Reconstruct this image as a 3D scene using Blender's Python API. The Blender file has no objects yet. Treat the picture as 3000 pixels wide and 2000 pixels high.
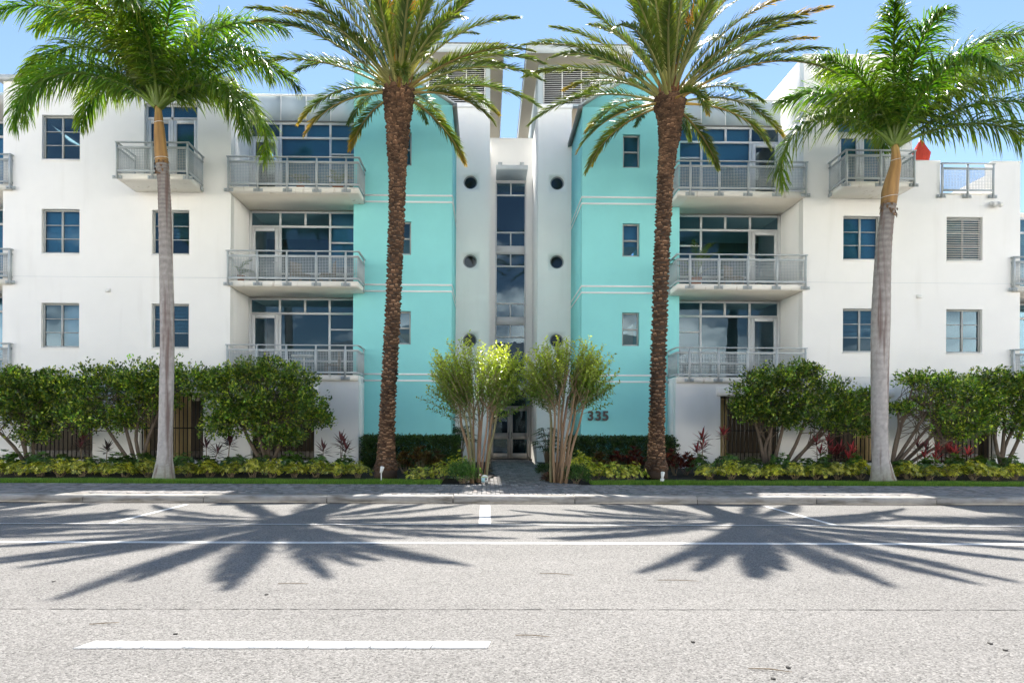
import bpy, math, random
import numpy as np
from mathutils import Vector
random.seed(7); rng = np.random.default_rng(11)
R = math.radians; PI = math.pi
sc = bpy.context.scene
C = sc.collection

# ------------------------------------------------------------------ camera, sky, sun, exposure
CAM_H = 1.5; YAW = R(0.76); ROLL = 0.0046
cam_d = bpy.data.cameras.new('camera'); cam = bpy.data.objects.new('camera', cam_d); C.objects.link(cam)
cam_d.sensor_width = 36; cam_d.lens = 24; cam_d.clip_start = 0.05; cam_d.clip_end = 3000
cam_d.shift_x = 48 / 3000; cam_d.shift_y = 262 / 3000
cf = Vector((math.sin(YAW), math.cos(YAW), 0)); cr0 = Vector((math.cos(YAW), -math.sin(YAW), 0)); cu0 = Vector((0, 0, 1))
cr = cr0 * math.cos(ROLL) + cu0 * math.sin(ROLL); cu = cu0 * math.cos(ROLL) - cr0 * math.sin(ROLL)
from mathutils import Matrix
cam.matrix_world = Matrix(((cr.x, cu.x, -cf.x, 0), (cr.y, cu.y, -cf.y, 0), (cr.z, cu.z, -cf.z, CAM_H), (0, 0, 0, 1)))
sc.camera = cam
def at(px, py, Y):            # a point of the photograph (3000 x 2000) at distance Y
    d = cf + cr * ((px - 1452) / 2000) + cu * ((1262 - py) / 2000)
    t = Y / d.y
    return Vector((d.x * t, Y, d.z * t + CAM_H))

SUN_EL = R(55.5); SUN_DX = 0.10      # sun stands behind the building
sdir = Vector((SUN_DX, 1, 0)).normalized() * math.cos(SUN_EL) + Vector((0, 0, math.sin(SUN_EL)))
SKY = 0.050; CLOUD_FILL = (44.0, 41.0, 36.0, 1)   # overbright cumulus band low all round, added as fill for the shaded facade
world = bpy.data.worlds.new('World'); sc.world = world; world.use_nodes = True
wn = world.node_tree.nodes; wl = world.node_tree.links; wn.clear()
wo = wn.new('ShaderNodeOutputWorld'); bg = wn.new('ShaderNodeBackground')
sky = wn.new('ShaderNodeTexSky'); sky.sky_type = 'NISHITA'; sky.sun_disc = False
sky.sun_elevation = SUN_EL; sky.sun_rotation = math.atan2(sdir.x, sdir.y)
sky.air_density = 1.0; sky.dust_density = 0.0; sky.ozone_density = 1.6
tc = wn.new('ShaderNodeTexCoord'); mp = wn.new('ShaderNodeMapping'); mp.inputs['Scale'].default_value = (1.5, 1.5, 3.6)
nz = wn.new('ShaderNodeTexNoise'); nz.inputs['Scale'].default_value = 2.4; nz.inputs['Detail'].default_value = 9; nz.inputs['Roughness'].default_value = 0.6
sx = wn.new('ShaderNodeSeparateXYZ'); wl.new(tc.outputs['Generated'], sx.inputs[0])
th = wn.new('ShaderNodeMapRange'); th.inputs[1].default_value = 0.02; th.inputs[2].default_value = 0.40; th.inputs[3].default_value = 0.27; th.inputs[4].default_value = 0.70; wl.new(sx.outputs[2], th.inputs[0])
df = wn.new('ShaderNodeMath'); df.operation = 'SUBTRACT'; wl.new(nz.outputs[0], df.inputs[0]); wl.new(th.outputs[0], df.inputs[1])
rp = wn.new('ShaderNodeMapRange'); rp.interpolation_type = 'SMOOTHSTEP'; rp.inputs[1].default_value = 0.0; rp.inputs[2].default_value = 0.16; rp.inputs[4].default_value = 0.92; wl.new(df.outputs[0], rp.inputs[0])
mx = wn.new('ShaderNodeMix'); mx.data_type = 'RGBA'; mx.inputs[7].default_value = CLOUD_FILL
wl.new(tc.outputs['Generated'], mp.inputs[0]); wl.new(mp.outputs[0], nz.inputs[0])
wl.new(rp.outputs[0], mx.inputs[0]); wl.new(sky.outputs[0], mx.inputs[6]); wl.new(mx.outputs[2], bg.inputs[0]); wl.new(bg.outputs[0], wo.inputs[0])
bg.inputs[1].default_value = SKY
sun_d = bpy.data.lights.new('sun', 'SUN'); sun_d.energy = 2.5; sun_d.angle = R(0.53); sun_d.color = (1, 0.955, 0.89)
sun = bpy.data.objects.new('sun', sun_d); C.objects.link(sun); sun.location = sdir * 60
sun.rotation_euler = (-sdir).to_track_quat('-Z', 'Y').to_euler()
sc.view_settings.view_transform = 'Standard'; sc.view_settings.look = 'None'; sc.view_settings.gamma = 1
sc.view_settings.use_curve_mapping = False; sc.view_settings.exposure = 2.12

# ------------------------------------------------------------------ materials
M = {}
def nodes_of(name):
    m = bpy.data.materials.new(name); m.use_nodes = True; n = m.node_tree.nodes; l = m.node_tree.links
    M[name] = m; return m, n, l, n['Principled BSDF']
def mat(name, col, rough=0.6, var=0.0, vscale=3.0, bump=0.0, bscale=60.0, metal=0.0, spec=0.4, attr=False, col2=None, dirt=None, stretch=(1, 1, 1)):
    m, n, l, b = nodes_of(name)
    b.inputs['Roughness'].default_value = rough; b.inputs['Metallic'].default_value = metal
    b.inputs['Specular IOR Level'].default_value = spec
    b.inputs['Base Color'].default_value = (*col, 1)
    g = n.new('ShaderNodeNewGeometry'); mpn = n.new('ShaderNodeMapping'); mpn.inputs['Scale'].default_value = stretch
    l.new(g.outputs['Position'], mpn.inputs[0])
    src = None
    if attr:
        a = n.new('ShaderNodeAttribute'); a.attribute_name = 'c'; src = a.outputs['Color']
    if var or col2:
        t = n.new('ShaderNodeTexNoise'); t.inputs['Scale'].default_value = vscale; t.inputs['Detail'].default_value = 8; t.inputs['Roughness'].default_value = 0.65
        l.new(mpn.outputs[0], t.inputs[0])
        r = n.new('ShaderNodeValToRGB'); r.color_ramp.elements[0].position = 0.32; r.color_ramp.elements[1].position = 0.68
        c2 = col2 if col2 else tuple(max(0, c * (1 - var)) for c in col)
        base = (1, 1, 1) if attr else col
        if attr and not col2: c2 = (1 - var,) * 3
        r.color_ramp.elements[0].color = (*c2, 1); r.color_ramp.elements[1].color = (*base, 1)
        l.new(t.outputs[0], r.inputs[0])
        if src:
            x = n.new('ShaderNodeMix'); x.data_type = 'RGBA'; x.blend_type = 'MULTIPLY'; x.inputs[0].default_value = 1
            l.new(src, x.inputs[6]); l.new(r.outputs[0], x.inputs[7]); src = x.outputs[2]
        else: src = r.outputs[0]
    if dirt:                              # streaky stains: (colour, amount, scale, low, high)
        t = n.new('ShaderNodeTexNoise'); t.inputs['Scale'].default_value = dirt[2]; t.inputs['Detail'].default_value = 6
        mp2 = n.new('ShaderNodeMapping'); mp2.inputs['Scale'].default_value = dirt[5] if len(dirt) > 5 else (1, 1, 0.12)
        l.new(g.outputs['Position'], mp2.inputs[0]); l.new(mp2.outputs[0], t.inputs[0])
        r = n.new('ShaderNodeMapRange'); r.inputs[1].default_value = dirt[3]; r.inputs[2].default_value = dirt[4]; r.inputs[4].default_value = dirt[1]
        l.new(t.outputs[0], r.inputs[0])
        x = n.new('ShaderNodeMix'); x.data_type = 'RGBA'; l.new(r.outputs[0], x.inputs[0])
        if src: l.new(src, x.inputs[6])
        else: x.inputs[6].default_value = (*col, 1)
        x.inputs[7].default_value = (*dirt[0], 1); src = x.outputs[2]
    if src: l.new(src, b.inputs['Base Color'])
    if bump:
        t = n.new('ShaderNodeTexNoise'); t.inputs['Scale'].default_value = bscale; t.inputs['Detail'].default_value = 5
        l.new(mpn.outputs[0], t.inputs[0])
        bp = n.new('ShaderNodeBump'); bp.inputs['Strength'].default_value = bump; bp.inputs['Distance'].default_value = 0.01
        l.new(t.outputs[0], bp.inputs['Height']); l.new(bp.outputs[0], b.inputs['Normal'])
    return m
def leafmat(name, trans=0.35, rough=0.45, tmul=(1.5, 1.6, 0.6), spec=0.35):
    m, n, l, b = nodes_of(name)
    b.inputs['Roughness'].default_value = rough; b.inputs['Specular IOR Level'].default_value = spec
    a = n.new('ShaderNodeAttribute'); a.attribute_name = 'c'
    oi = n.new('ShaderNodeObjectInfo'); mr = n.new('ShaderNodeMapRange'); mr.inputs[3].default_value = 0.8; mr.inputs[4].default_value = 1.2
    l.new(oi.outputs['Random'], mr.inputs[0])
    v = n.new('ShaderNodeVectorMath'); v.operation = 'SCALE'; l.new(a.outputs['Color'], v.inputs[0]); l.new(mr.outputs[0], v.inputs['Scale'])
    l.new(v.outputs[0], b.inputs['Base Color'])
    v2 = n.new('ShaderNodeVectorMath'); v2.operation = 'MULTIPLY'; l.new(v.outputs[0], v2.inputs[0]); v2.inputs[1].default_value = tmul
    t = n.new('ShaderNodeBsdfTranslucent'); l.new(v2.outputs[0], t.inputs[0])
    x = n.new('ShaderNodeMixShader'); x.inputs[0].default_value = trans
    l.new(b.outputs[0], x.inputs[1]); l.new(t.outputs[0], x.inputs[2]); l.new(x.outputs[0], n['Material Output'].inputs[0])
    return m
mat('stucco', (0.90, 0.89, 0.86), 0.85, 0.035, 0.9, 0.35, 90, dirt=((0.60, 0.57, 0.51), 0.22, 2.2, 0.58, 0.80))
mat('turquoise', (0.29, 0.74, 0.735), 0.8, 0.06, 0.8, 0.35, 90, dirt=((0.25, 0.66, 0.66), 0.35, 1.3, 0.58, 0.8))
mat('trim', (0.93, 0.93, 0.91), 0.6)
mat('slab_edge', (0.90, 0.87, 0.80), 0.85, 0.04, 2, 0.25, 80, dirt=((0.38, 0.30, 0.20), 0.75, 5.0, 0.62, 0.76, (1, 1, 0.25)))
mat('soffit', (0.90, 0.85, 0.75), 0.85, 0.05, 2, 0.2, 80)
mat('panel_grey', (0.43, 0.50, 0.53), 0.55, 0.06, 2.0, 0.1, 60)
mat('steel', (0.50, 0.545, 0.565), 0.45, 0.12, 6.0, 0.0, spec=0.5)
mat('alu', (0.66, 0.68, 0.69), 0.35, 0.06, 3.0, spec=0.5)
mat('win_frame', (0.44, 0.46, 0.45), 0.4, 0.1, 4.0)
mat('dark_frame', (0.30, 0.31, 0.31), 0.4, 0.1, 4.0)
mat('door_frame', (0.42, 0.40, 0.37), 0.4, 0.1, 4.0)
mat('louver', (0.70, 0.71, 0.70), 0.5, 0.05)
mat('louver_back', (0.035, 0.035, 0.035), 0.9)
mat('tan_soffit', (0.46, 0.41, 0.34), 0.85, 0.07, 2.0, 0.1, 50)
mat('fascia', (0.62, 0.67, 0.68), 0.6, 0.1, 1.5)
mat('gutter', (0.22, 0.23, 0.22), 0.45, 0.15, 5)
mat('roofing', (0.45, 0.45, 0.44), 0.8)
mat('interior', (0.42, 0.38, 0.33), 0.9, 0.1, 1.0)
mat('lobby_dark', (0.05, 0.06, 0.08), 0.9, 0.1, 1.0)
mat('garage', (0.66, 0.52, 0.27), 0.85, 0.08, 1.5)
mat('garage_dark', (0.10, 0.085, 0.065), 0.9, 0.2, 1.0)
mat('garage_floor', (0.22, 0.21, 0.20), 0.8, 0.2, 1.0)
mat('iron', (0.012, 0.012, 0.013), 0.5)
mat('bronze', (0.055, 0.048, 0.045), 0.4, spec=0.5)
mat('shade', (0.55, 0.72, 0.80), 0.9)
mat('blind', (0.85, 0.85, 0.83), 0.7)
mat('bark_grey', (0.46, 0.425, 0.40), 0.85, 0.28, 9, 0.5, 40, attr=True, dirt=((0.15, 0.09, 0.075), 0.8, 7.0, 0.50, 0.64, (1, 1, 0.06)))
mat('crownshaft', (1, 1, 1), 0.6, 0.35, 5, 0.3, 30, attr=True, stretch=(1, 1, 0.25))
mat('boots', (1, 1, 1), 0.9, 0.25, 25, attr=True)
mat('bark_tan', (1, 1, 1), 0.75, 0.3, 14, 0.3, 50, attr=True, stretch=(1, 1, 0.3))
mat('bark_dark', (0.16, 0.12, 0.085), 0.9, 0.35, 10, 0.5, 60)
mat('twig', (0.30, 0.23, 0.15), 0.85, 0.3, 20)
leafmat('date_leaf', 0.40, 0.40, (1.6, 1.6, 0.45), 0.45)
leafmat('royal_leaf', 0.46, 0.28, (1.9, 2.0, 0.4), 0.5)
leafmat('small_leaf', 0.34, 0.33, (1.7, 1.8, 0.45), 0.6)
leafmat('red_leaf', 0.35, 0.4, (1.6, 0.9, 0.9), 0.5)
leafmat('grass_leaf', 0.3, 0.55, (1.4, 1.6, 0.5))
mat('mulch', (0.045, 0.034, 0.028), 0.95, 0.6, 30, 0.9, 55)
mat('soil', (0.10, 0.11, 0.06), 0.95, 0.4, 2, 0.4, 20)
mat('paver', (1, 1, 1), 0.85, 0.25, 18, 0.35, 70, attr=True)
mat('joint_sand', (0.10, 0.095, 0.088), 0.95, 0.3, 30)
mat('concrete', (0.40, 0.385, 0.36), 0.85, 0.22, 4, 0.4, 60, dirt=((0.11, 0.095, 0.07), 0.75, 6, 0.48, 0.70, (0.3, 1, 1.4)))
mat('paint', (0.72, 0.715, 0.69), 0.6, 0.15, 9, 0.25, 120, dirt=((0.28, 0.27, 0.25), 0.75, 26, 0.60, 0.70, (1, 1, 1)))
mat('tar', (0.07, 0.066, 0.06), 0.9, 0.5, 30)
mat('white_plastic', (0.78, 0.78, 0.75), 0.5)
mat('red_cloth', (0.55, 0.06, 0.035), 0.8, 0.3, 6)
mat('terracotta', (0.42, 0.17, 0.09), 0.8, 0.2, 8)
mat('sign_green', (0.25, 0.42, 0.12), 0.5); mat('sign_blue', (0.32, 0.55, 0.60), 0.5); mat('sign_black', (0.02, 0.02, 0.02), 0.5)
mat('wood_fabric', (0.20, 0.15, 0.10), 0.8, 0.2, 9)
mat('far_wall', (0.74, 0.70, 0.62), 0.85, 0.1, 1)
mat('far_roof', (0.42, 0.43, 0.43), 0.5, 0.15, 1.0)
mat('dark_glass', (0.02, 0.025, 0.03), 0.1)
mat('orange_flower', (0.75, 0.33, 0.03), 0.7, 0.3, 20)
# glass: tinted, partly reflecting
m, n, l, b = nodes_of('glass'); n.remove(b)
fr = n.new('ShaderNodeFresnel'); fr.inputs[0].default_value = 1.52
tr = n.new('ShaderNodeBsdfTransparent'); tr.inputs[0].default_value = (0.50, 0.68, 0.76, 1)
gl = n.new('ShaderNodeBsdfGlossy'); gl.inputs['Roughness'].default_value = 0.012; gl.inputs[0].default_value = (0.56, 0.66, 0.76, 1)
tn = n.new('ShaderNodeTexNoise'); tn.inputs['Scale'].default_value = 1.1; tg = n.new('ShaderNodeNewGeometry'); l.new(tg.outputs['Position'], tn.inputs[0])
tb = n.new('ShaderNodeBump'); tb.inputs['Strength'].default_value = 0.12; tb.inputs['Distance'].default_value = 0.02; l.new(tn.outputs[0], tb.inputs['Height']); l.new(tb.outputs[0], gl.inputs['Normal'])
ms = n.new('ShaderNodeMixShader'); l.new(fr.outputs[0], ms.inputs[0]); l.new(tr.outputs[0], ms.inputs[1]); l.new(gl.outputs[0], ms.inputs[2]); l.new(ms.outputs[0], n['Material Output'].inputs[0])
# asphalt: bleached, coarse aggregate
m, n, l, b = nodes_of('asphalt'); b.inputs['Roughness'].default_value = 0.85; b.inputs['Specular IOR Level'].default_value = 0.25
g = n.new('ShaderNodeNewGeometry')
v = n.new('ShaderNodeTexVoronoi'); v.inputs['Scale'].default_value = 85; l.new(g.outputs['Position'], v.inputs[0])
sep = n.new('ShaderNodeSeparateColor'); l.new(v.outputs['Color'], sep.inputs[0])
r1 = n.new('ShaderNodeValToRGB'); e = r1.color_ramp.elements; e[0].position = 0.0; e[0].color = (0.10, 0.095, 0.088, 1); e[1].position = 1; e[1].color = (0.33, 0.315, 0.292, 1)
k = e.new(0.3); k.color = (0.195, 0.186, 0.172, 1); k = e.new(0.75); k.color = (0.255, 0.243, 0.226, 1)
l.new(sep.outputs[0], r1.inputs[0])
t1 = n.new('ShaderNodeTexNoise'); t1.inputs['Scale'].default_value = 0.5; t1.inputs['Detail'].default_value = 8; t1.inputs['Roughness'].default_value = 0.7
mpa = n.new('ShaderNodeMapping'); mpa.inputs['Scale'].default_value = (0.35, 1, 1); l.new(g.outputs['Position'], mpa.inputs[0]); l.new(mpa.outputs[0], t1.inputs[0])
r2 = n.new('ShaderNodeMapRange'); r2.inputs[1].default_value = 0.3; r2.inputs[2].default_value = 0.7; r2.inputs[3].default_value = 0.84; r2.inputs[4].default_value = 1.1; l.new(t1.outputs[0], r2.inputs[0])
vs = n.new('ShaderNodeVectorMath'); vs.operation = 'SCALE'; l.new(r1.outputs[0], vs.inputs[0]); l.new(r2.outputs[0], vs.inputs['Scale']); l.new(vs.outputs[0], b.inputs['Base Color'])
bp = n.new('ShaderNodeBump'); bp.inputs['Strength'].default_value = 0.7; bp.inputs['Distance'].default_value = 0.008; l.new(v.outputs['Distance'], bp.inputs['Height']); bp.invert = True; l.new(bp.outputs[0], b.inputs['Normal'])

# ------------------------------------------------------------------ helpers
WL = {}                                    # world position of each object's origin
def tag(o, label=None, cat=None, group=None, kind=None):
    if label: o['label'] = label
    if cat: o['category'] = cat
    if group: o['group'] = group
    if kind: o['kind'] = kind
    return o
def root(name, loc, label, cat, group=None):
    o = bpy.data.objects.new(name, None); C.objects.link(o); o.location = loc; o.empty_display_size = 0.2
    WL[o] = Vector(loc); return tag(o, label, cat, group)
def make_mesh(name, V, F, mt, cols=None, smooth=False):
    me = bpy.data.meshes.new(name)
    V = np.asarray(V, dtype=np.float32)
    if isinstance(F, list) and F and isinstance(F[0], np.ndarray): groups = F
    else:
        by = {}
        for f in F: by.setdefault(len(f), []).append(f)
        groups = [np.array(v) for v in by.values()]
    groups = [g_.astype(np.int32) for g_ in groups if len(g_)]
    loops = np.concatenate([g_.ravel() for g_ in groups]); tot = np.concatenate([np.full(len(g_), g_.shape[1]) for g_ in groups])
    st = np.concatenate([[0], np.cumsum(tot)[:-1]])
    me.vertices.add(len(V)); me.vertices.foreach_set('co', V.ravel())
    me.loops.add(len(loops)); me.loops.foreach_set('vertex_index', loops)
    me.polygons.add(len(tot)); me.polygons.foreach_set('loop_start', st.astype(np.int32))
    if smooth: me.polygons.foreach_set('use_smooth', np.ones(len(tot), dtype=bool))
    me.update(calc_edges=True)
    if cols is not None:
        a = me.color_attributes.new('c', 'FLOAT_COLOR', 'POINT'); cc = np.ones((len(V), 4), dtype=np.float32); cc[:, :3] = cols; a.data.foreach_set('color', cc.ravel())
    if mt: me.materials.append(M[mt])
    return me
def link(name, me, parent=None, wloc=(0, 0, 0), rot=None):
    o = bpy.data.objects.new(name, me); C.objects.link(o)
    wloc = Vector(wloc); WL[o] = wloc
    if parent: o.parent = parent; o.location = wloc - WL[parent]
    else: o.location = wloc
    if rot: o.rotation_euler = rot
    return o
class MB:
    def __init__(s): s.V = []; s.F = []; s.C = []; s.col = (1, 1, 1)
    def add(s, vs, fs):
        k = len(s.V); s.V += [tuple(v) for v in vs]; s.C += [s.col] * len(vs); s.F += [tuple(i + k for i in f) for f in fs]; return s
    def box(s, x0, x1, y0, y1, z0, z1):
        return s.add([(x0, y0, z0), (x1, y0, z0), (x1, y1, z0), (x0, y1, z0), (x0, y0, z1), (x1, y0, z1), (x1, y1, z1), (x0, y1, z1)],
                     [(0, 3, 2, 1), (4, 5, 6, 7), (0, 1, 5, 4), (1, 2, 6, 5), (2, 3, 7, 6), (3, 0, 4, 7)])
    def prism(s, poly, y0, y1):            # poly in (x, z), extruded along y
        n_ = len(poly)
        return s.add([(x, y0, z) for x, z in poly] + [(x, y1, z) for x, z in poly],
                     [tuple(range(n_)), tuple(range(2 * n_ - 1, n_ - 1, -1))] + [(i, i + n_, (i + 1) % n_ + n_, (i + 1) % n_) for i in range(n_)])
    def prism_x(s, poly, x0, x1):          # poly in (y, z)
        n_ = len(poly)
        return s.add([(x0, y, z) for y, z in poly] + [(x1, y, z) for y, z in poly],
                     [tuple(range(n_ - 1, -1, -1)), tuple(range(n_, 2 * n_))] + [((i + 1) % n_, (i + 1) % n_ + n_, i + n_, i) for i in range(n_)])
    def prism_z(s, poly, z0, z1):
        n_ = len(poly)
        return s.add([(x, y, z0) for x, y in poly] + [(x, y, z1) for x, y in poly],
                     [tuple(range(n_ - 1, -1, -1)), tuple(range(n_, 2 * n_))] + [(i, (i + 1) % n_, (i + 1) % n_ + n_, i + n_) for i in range(n_)])
    def tube(s, pts, rad, n_=8, cap=True):
        pts = [Vector(p) for p in pts]; k = len(pts); vs = []
        if not hasattr(rad, '__len__'): rad = [rad] * k
        u_ = None
        for i, p in enumerate(pts):
            t = (pts[min(i + 1, k - 1)] - pts[max(i - 1, 0)]).normalized()
            if u_ is None: u_ = t.orthogonal().normalized()
            else: u_ = (u_ - t * u_.dot(t)).normalized()
            w = t.cross(u_)
            vs += [p + (u_ * math.cos(2 * PI * j / n_) + w * math.sin(2 * PI * j / n_)) * rad[i] for j in range(n_)]
        fs = [(i * n_ + j, i * n_ + (j + 1) % n_, (i + 1) * n_ + (j + 1) % n_, (i + 1) * n_ + j) for i in range(k - 1) for j in range(n_)]
        if cap: fs += [tuple(range(n_ - 1, -1, -1)), tuple(range((k - 1) * n_, k * n_))]
        return s.add(vs, fs)
    def build(s, name, mt, parent=None, smooth=False, cols=False, origin=None, kind=None):
        V = np.array(s.V); lo = V.min(0); hi = V.max(0)
        o_ = Vector(origin) if origin else Vector(((lo[0] + hi[0]) / 2, (lo[1] + hi[1]) / 2, lo[2]))
        me = make_mesh(name, V - np.array(o_), s.F, mt, np.array(s.C) if cols else None, smooth)
        ob = link(name, me, parent, o_)
        if kind: ob['kind'] = kind
        return ob
def boxpart(name, mt, parent, *b): return MB().box(*b).build(name, mt, parent)
def wall_mb(x0, x1, z0, z1, y0, y1, holes):      # a slab with rectangular openings
    xs = sorted({x0, x1, *[h[0] for h in holes], *[h[1] for h in holes]}); zs = sorted({z0, z1, *[h[2] for h in holes], *[h[3] for h in holes]})
    xs = [x for x in xs if x0 <= x <= x1]; zs = [z for z in zs if z0 <= z <= z1]
    def solid(i, j):
        if i < 0 or j < 0 or i >= len(xs) - 1 or j >= len(zs) - 1: return False
        cx = (xs[i] + xs[i + 1]) / 2; cz = (zs[j] + zs[j + 1]) / 2
        return not any(h[0] < cx < h[1] and h[2] < cz < h[3] for h in holes)
    mb = MB()
    for i in range(len(xs) - 1):
        for j in range(len(zs) - 1):
            if not solid(i, j): continue
            a, b_, c, d = xs[i], xs[i + 1], zs[j], zs[j + 1]
            mb.add([(a, y0, c), (b_, y0, c), (b_, y0, d), (a, y0, d)], [(0, 1, 2, 3)]); mb.add([(a, y1, c), (b_, y1, c), (b_, y1, d), (a, y1, d)], [(3, 2, 1, 0)])
            if not solid(i - 1, j): mb.add([(a, y0, c), (a, y1, c), (a, y1, d), (a, y0, d)], [(3, 2, 1, 0)])
            if not solid(i + 1, j): mb.add([(b_, y0, c), (b_, y1, c), (b_, y1, d), (b_, y0, d)], [(0, 1, 2, 3)])
            if not solid(i, j - 1): mb.add([(a, y0, c), (b_, y0, c), (b_, y1, c), (a, y1, c)], [(3, 2, 1, 0)])
            if not solid(i, j + 1): mb.add([(a, y0, d), (b_, y0, d), (b_, y1, d), (a, y1, d)], [(0, 1, 2, 3)])
    return mb

# ------------------------------------------------------------------ ground, road, sidewalk
KY = 14.1                                   # kerb face
def sheet(name, mt, poly, z, parent=None):
    mb = MB(); mb.add([(x, y, z) for x, y in poly], [tuple(range(len(poly)))]); return mb.build(name, mt, parent)
tag(sheet('ground', 'soil', [(-600, -600), (600, -600), (600, 600), (-600, 600)], -0.06), kind='structure')
road = tag(sheet('road', 'asphalt', [(-150, -9), (150, -9), (150, KY + 0.1), (-150, KY + 0.1)], 0.0), kind='structure')
def mark(name, mt, poly, z=0.004): return sheet(name, mt, poly, z, road)
def ragged(x0, x1, y0, y1, step=0.12, a=0.006):
    n_ = max(2, int((x1 - x0) / step)); p = []
    for i in range(n_ + 1): p.append((x0 + (x1 - x0) * i / n_, y0 + random.uniform(-a, a)))
    for i in range(n_, -1, -1): p.append((x0 + (x1 - x0) * i / n_, y1 + random.uniform(-a, a)))
    return p
def line_strip(name, x0, x1, y0, y1, mt='paint', z=0.004, a=0.006, step=0.12):
    n_ = max(2, int((x1 - x0) / step)); mb = MB(); lo = [(x0 + (x1 - x0) * i / n_, y0 + random.uniform(-a, a), z) for i in range(n_ + 1)]; hi = [(p[0], y1 + random.uniform(-a, a), z) for p in lo]
    mb.add(lo + hi, [(i, i + 1, n_ + 2 + i, n_ + 1 + i) for i in range(n_)]); return mb.build(name, mt, road)
# dashed lane line: broken thermoplastic pieces
xa, xb = -2.78, 0.02; x = xa; y0, y1 = 4.70, 4.86
cuts = [xa]
while cuts[-1] < xb - 0.3: cuts.append(cuts[-1] + random.uniform(0.16, 0.36))
cuts[-1] = xb
for i in range(len(cuts) - 1):
    s0 = random.uniform(-0.02, 0.03); s1 = random.uniform(-0.02, 0.03); gp = 0.0025
    p = [(cuts[i] + gp - (0.04 if i == 0 else 0), y0 + random.uniform(-.006, .006)), ((cuts[i] + cuts[i + 1]) / 2, y0 + random.uniform(-.006, .006)), (cuts[i + 1] - gp + random.uniform(-.004, .004), y0 + random.uniform(-.006, .006)),
         (cuts[i + 1] - gp + 0.02, y1 + random.uniform(-.006, .006)), ((cuts[i] + cuts[i + 1]) / 2, y1 + random.uniform(-.005, .005)), (cuts[i] + gp + 0.02, y1 + random.uniform(-.006, .006))]
    mb = MB(); mb.prism_z(p, 0.001, 0.006); mb.build('lane_line_piece', 'paint', road)
line_strip('bike_lane_line', -40, 40, 9.06, 9.21)
line_strip('parking_lane_line', -40, 40, 10.89, 10.95)
line_strip('pavement_seam', -40, 40, 10.84, 10.865, 'tar', 0.003, 0.008)
line_strip('pavement_seam', -40, 40, 5.735, 5.745, 'tar', 0.003, 0.006, 0.05)
for x, w in ((-12.1, .1), (-6.0, .1), (-0.02, .2), (5.65, .1), (11.9, .1)): mark('stall_line', 'paint', [(x - w / 2, 10.98), (x + w / 2, 10.98), (x + w / 2, 13.75), (x - w / 2, 13.75)])
# kerb segments
kerb = root('kerb', (0, KY, 0), None, None); kerb['kind'] = 'structure'
joints = [-21.0, -18.2] + [at(px, 1460, KY).x for px in (-120, 238, 593, 956, 1327, 1685, 2045, 2395, 2748, 3100)] + [21.0]
for i in range(len(joints) - 1):
    a, b_ = joints[i] + 0.009, joints[i + 1] - 0.009; dz = random.uniform(-.006, .006)
    prof = [(KY + 0.03, -0.03), (KY + 0.035, 0.10 + dz), (KY + 0.05, 0.135 + dz), (KY + 0.085, 0.15 + dz), (KY + 0.33, 0.155 + dz), (KY + 0.33, -0.03)]
    MB().prism_x(prof, a, b_).build('kerb_stone', 'concrete', kerb)
tag(MB().box(-21, 21, KY + 0.05, KY + 0.32, -0.04, 0.09).build('kerb_bed', 'tar', kerb), None)
gut = line_strip('gutter_strip', -21, 21, 13.98, KY + 0.06, 'tar', 0.003, 0.03, 0.07)  # dark ragged strip along the foot of the kerb
# sidewalk of herringbone pavers
SY0, SY1 = KY + 0.335, 17.1
side = tag(MB().box(-26, 28, SY0, SY1, -0.05, 0.125).build('sidewalk', 'joint_sand'), kind='structure')
pathz = lambda y: 0.16 + max(0, (y - SY1)) / (29.3 - SY1) * 0.15
def herring(x0, x1, y0, y1, a=0.1, inside=None):
    out = []
    for j in range(int((y1 - y0) / a) + 1):
        for i in range(int((x1 - x0) / a) + 1):
            k_ = (i - j) % 4
            if k_ == 0: q = (x0 + i * a, y0 + j * a, 2 * a, a)
            elif k_ == 3: q = (x0 + i * a, y0 + j * a, a, 2 * a)
            else: continue
            if q[0] + q[2] > x1 + .02 or q[1] + q[3] > y1 + .02: continue
            if inside and not inside(q[0] + q[2] / 2, q[1] + q[3] / 2): continue
            out.append(q)
    return out
def paver_geom(q, z0, z1, g=0.006, bv=0.007):
    x0, y0, w, d = q; x0 += g; y0 += g; w -= 2 * g; d -= 2 * g
    v = [(x0, y0, z0), (x0 + w, y0, z0), (x0 + w, y0 + d, z0), (x0, y0 + d, z0), (x0, y0, z1 - bv), (x0 + w, y0, z1 - bv), (x0 + w, y0 + d, z1 - bv), (x0, y0 + d, z1 - bv),
         (x0 + bv, y0 + bv, z1), (x0 + w - bv, y0 + bv, z1), (x0 + w - bv, y0 + d - bv, z1), (x0 + bv, y0 + d - bv, z1)]
    f = [(0, 1, 5, 4), (1, 2, 6, 5), (2, 3, 7, 6), (3, 0, 4, 7), (4, 5, 9, 8), (5, 6, 10, 9), (6, 7, 11, 10), (7, 4, 8, 11), (8, 9, 10, 11)]
    return v, f
def paver_col():
    k_ = random.uniform(0.6, 1.35); h = random.random()
    return tuple(c * k_ for c in ((0.30, 0.285, 0.27) if h < .6 else (0.26, 0.25, 0.245) if h < .85 else (0.33, 0.29, 0.265)))
P_all = sorted(herring(-18.2, 20.2, SY0 + 0.005, SY1 - 0.22), key=lambda q: (round(q[1], 2), abs(q[0] + q[2] / 2 - 1)))
proto = {}
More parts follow.
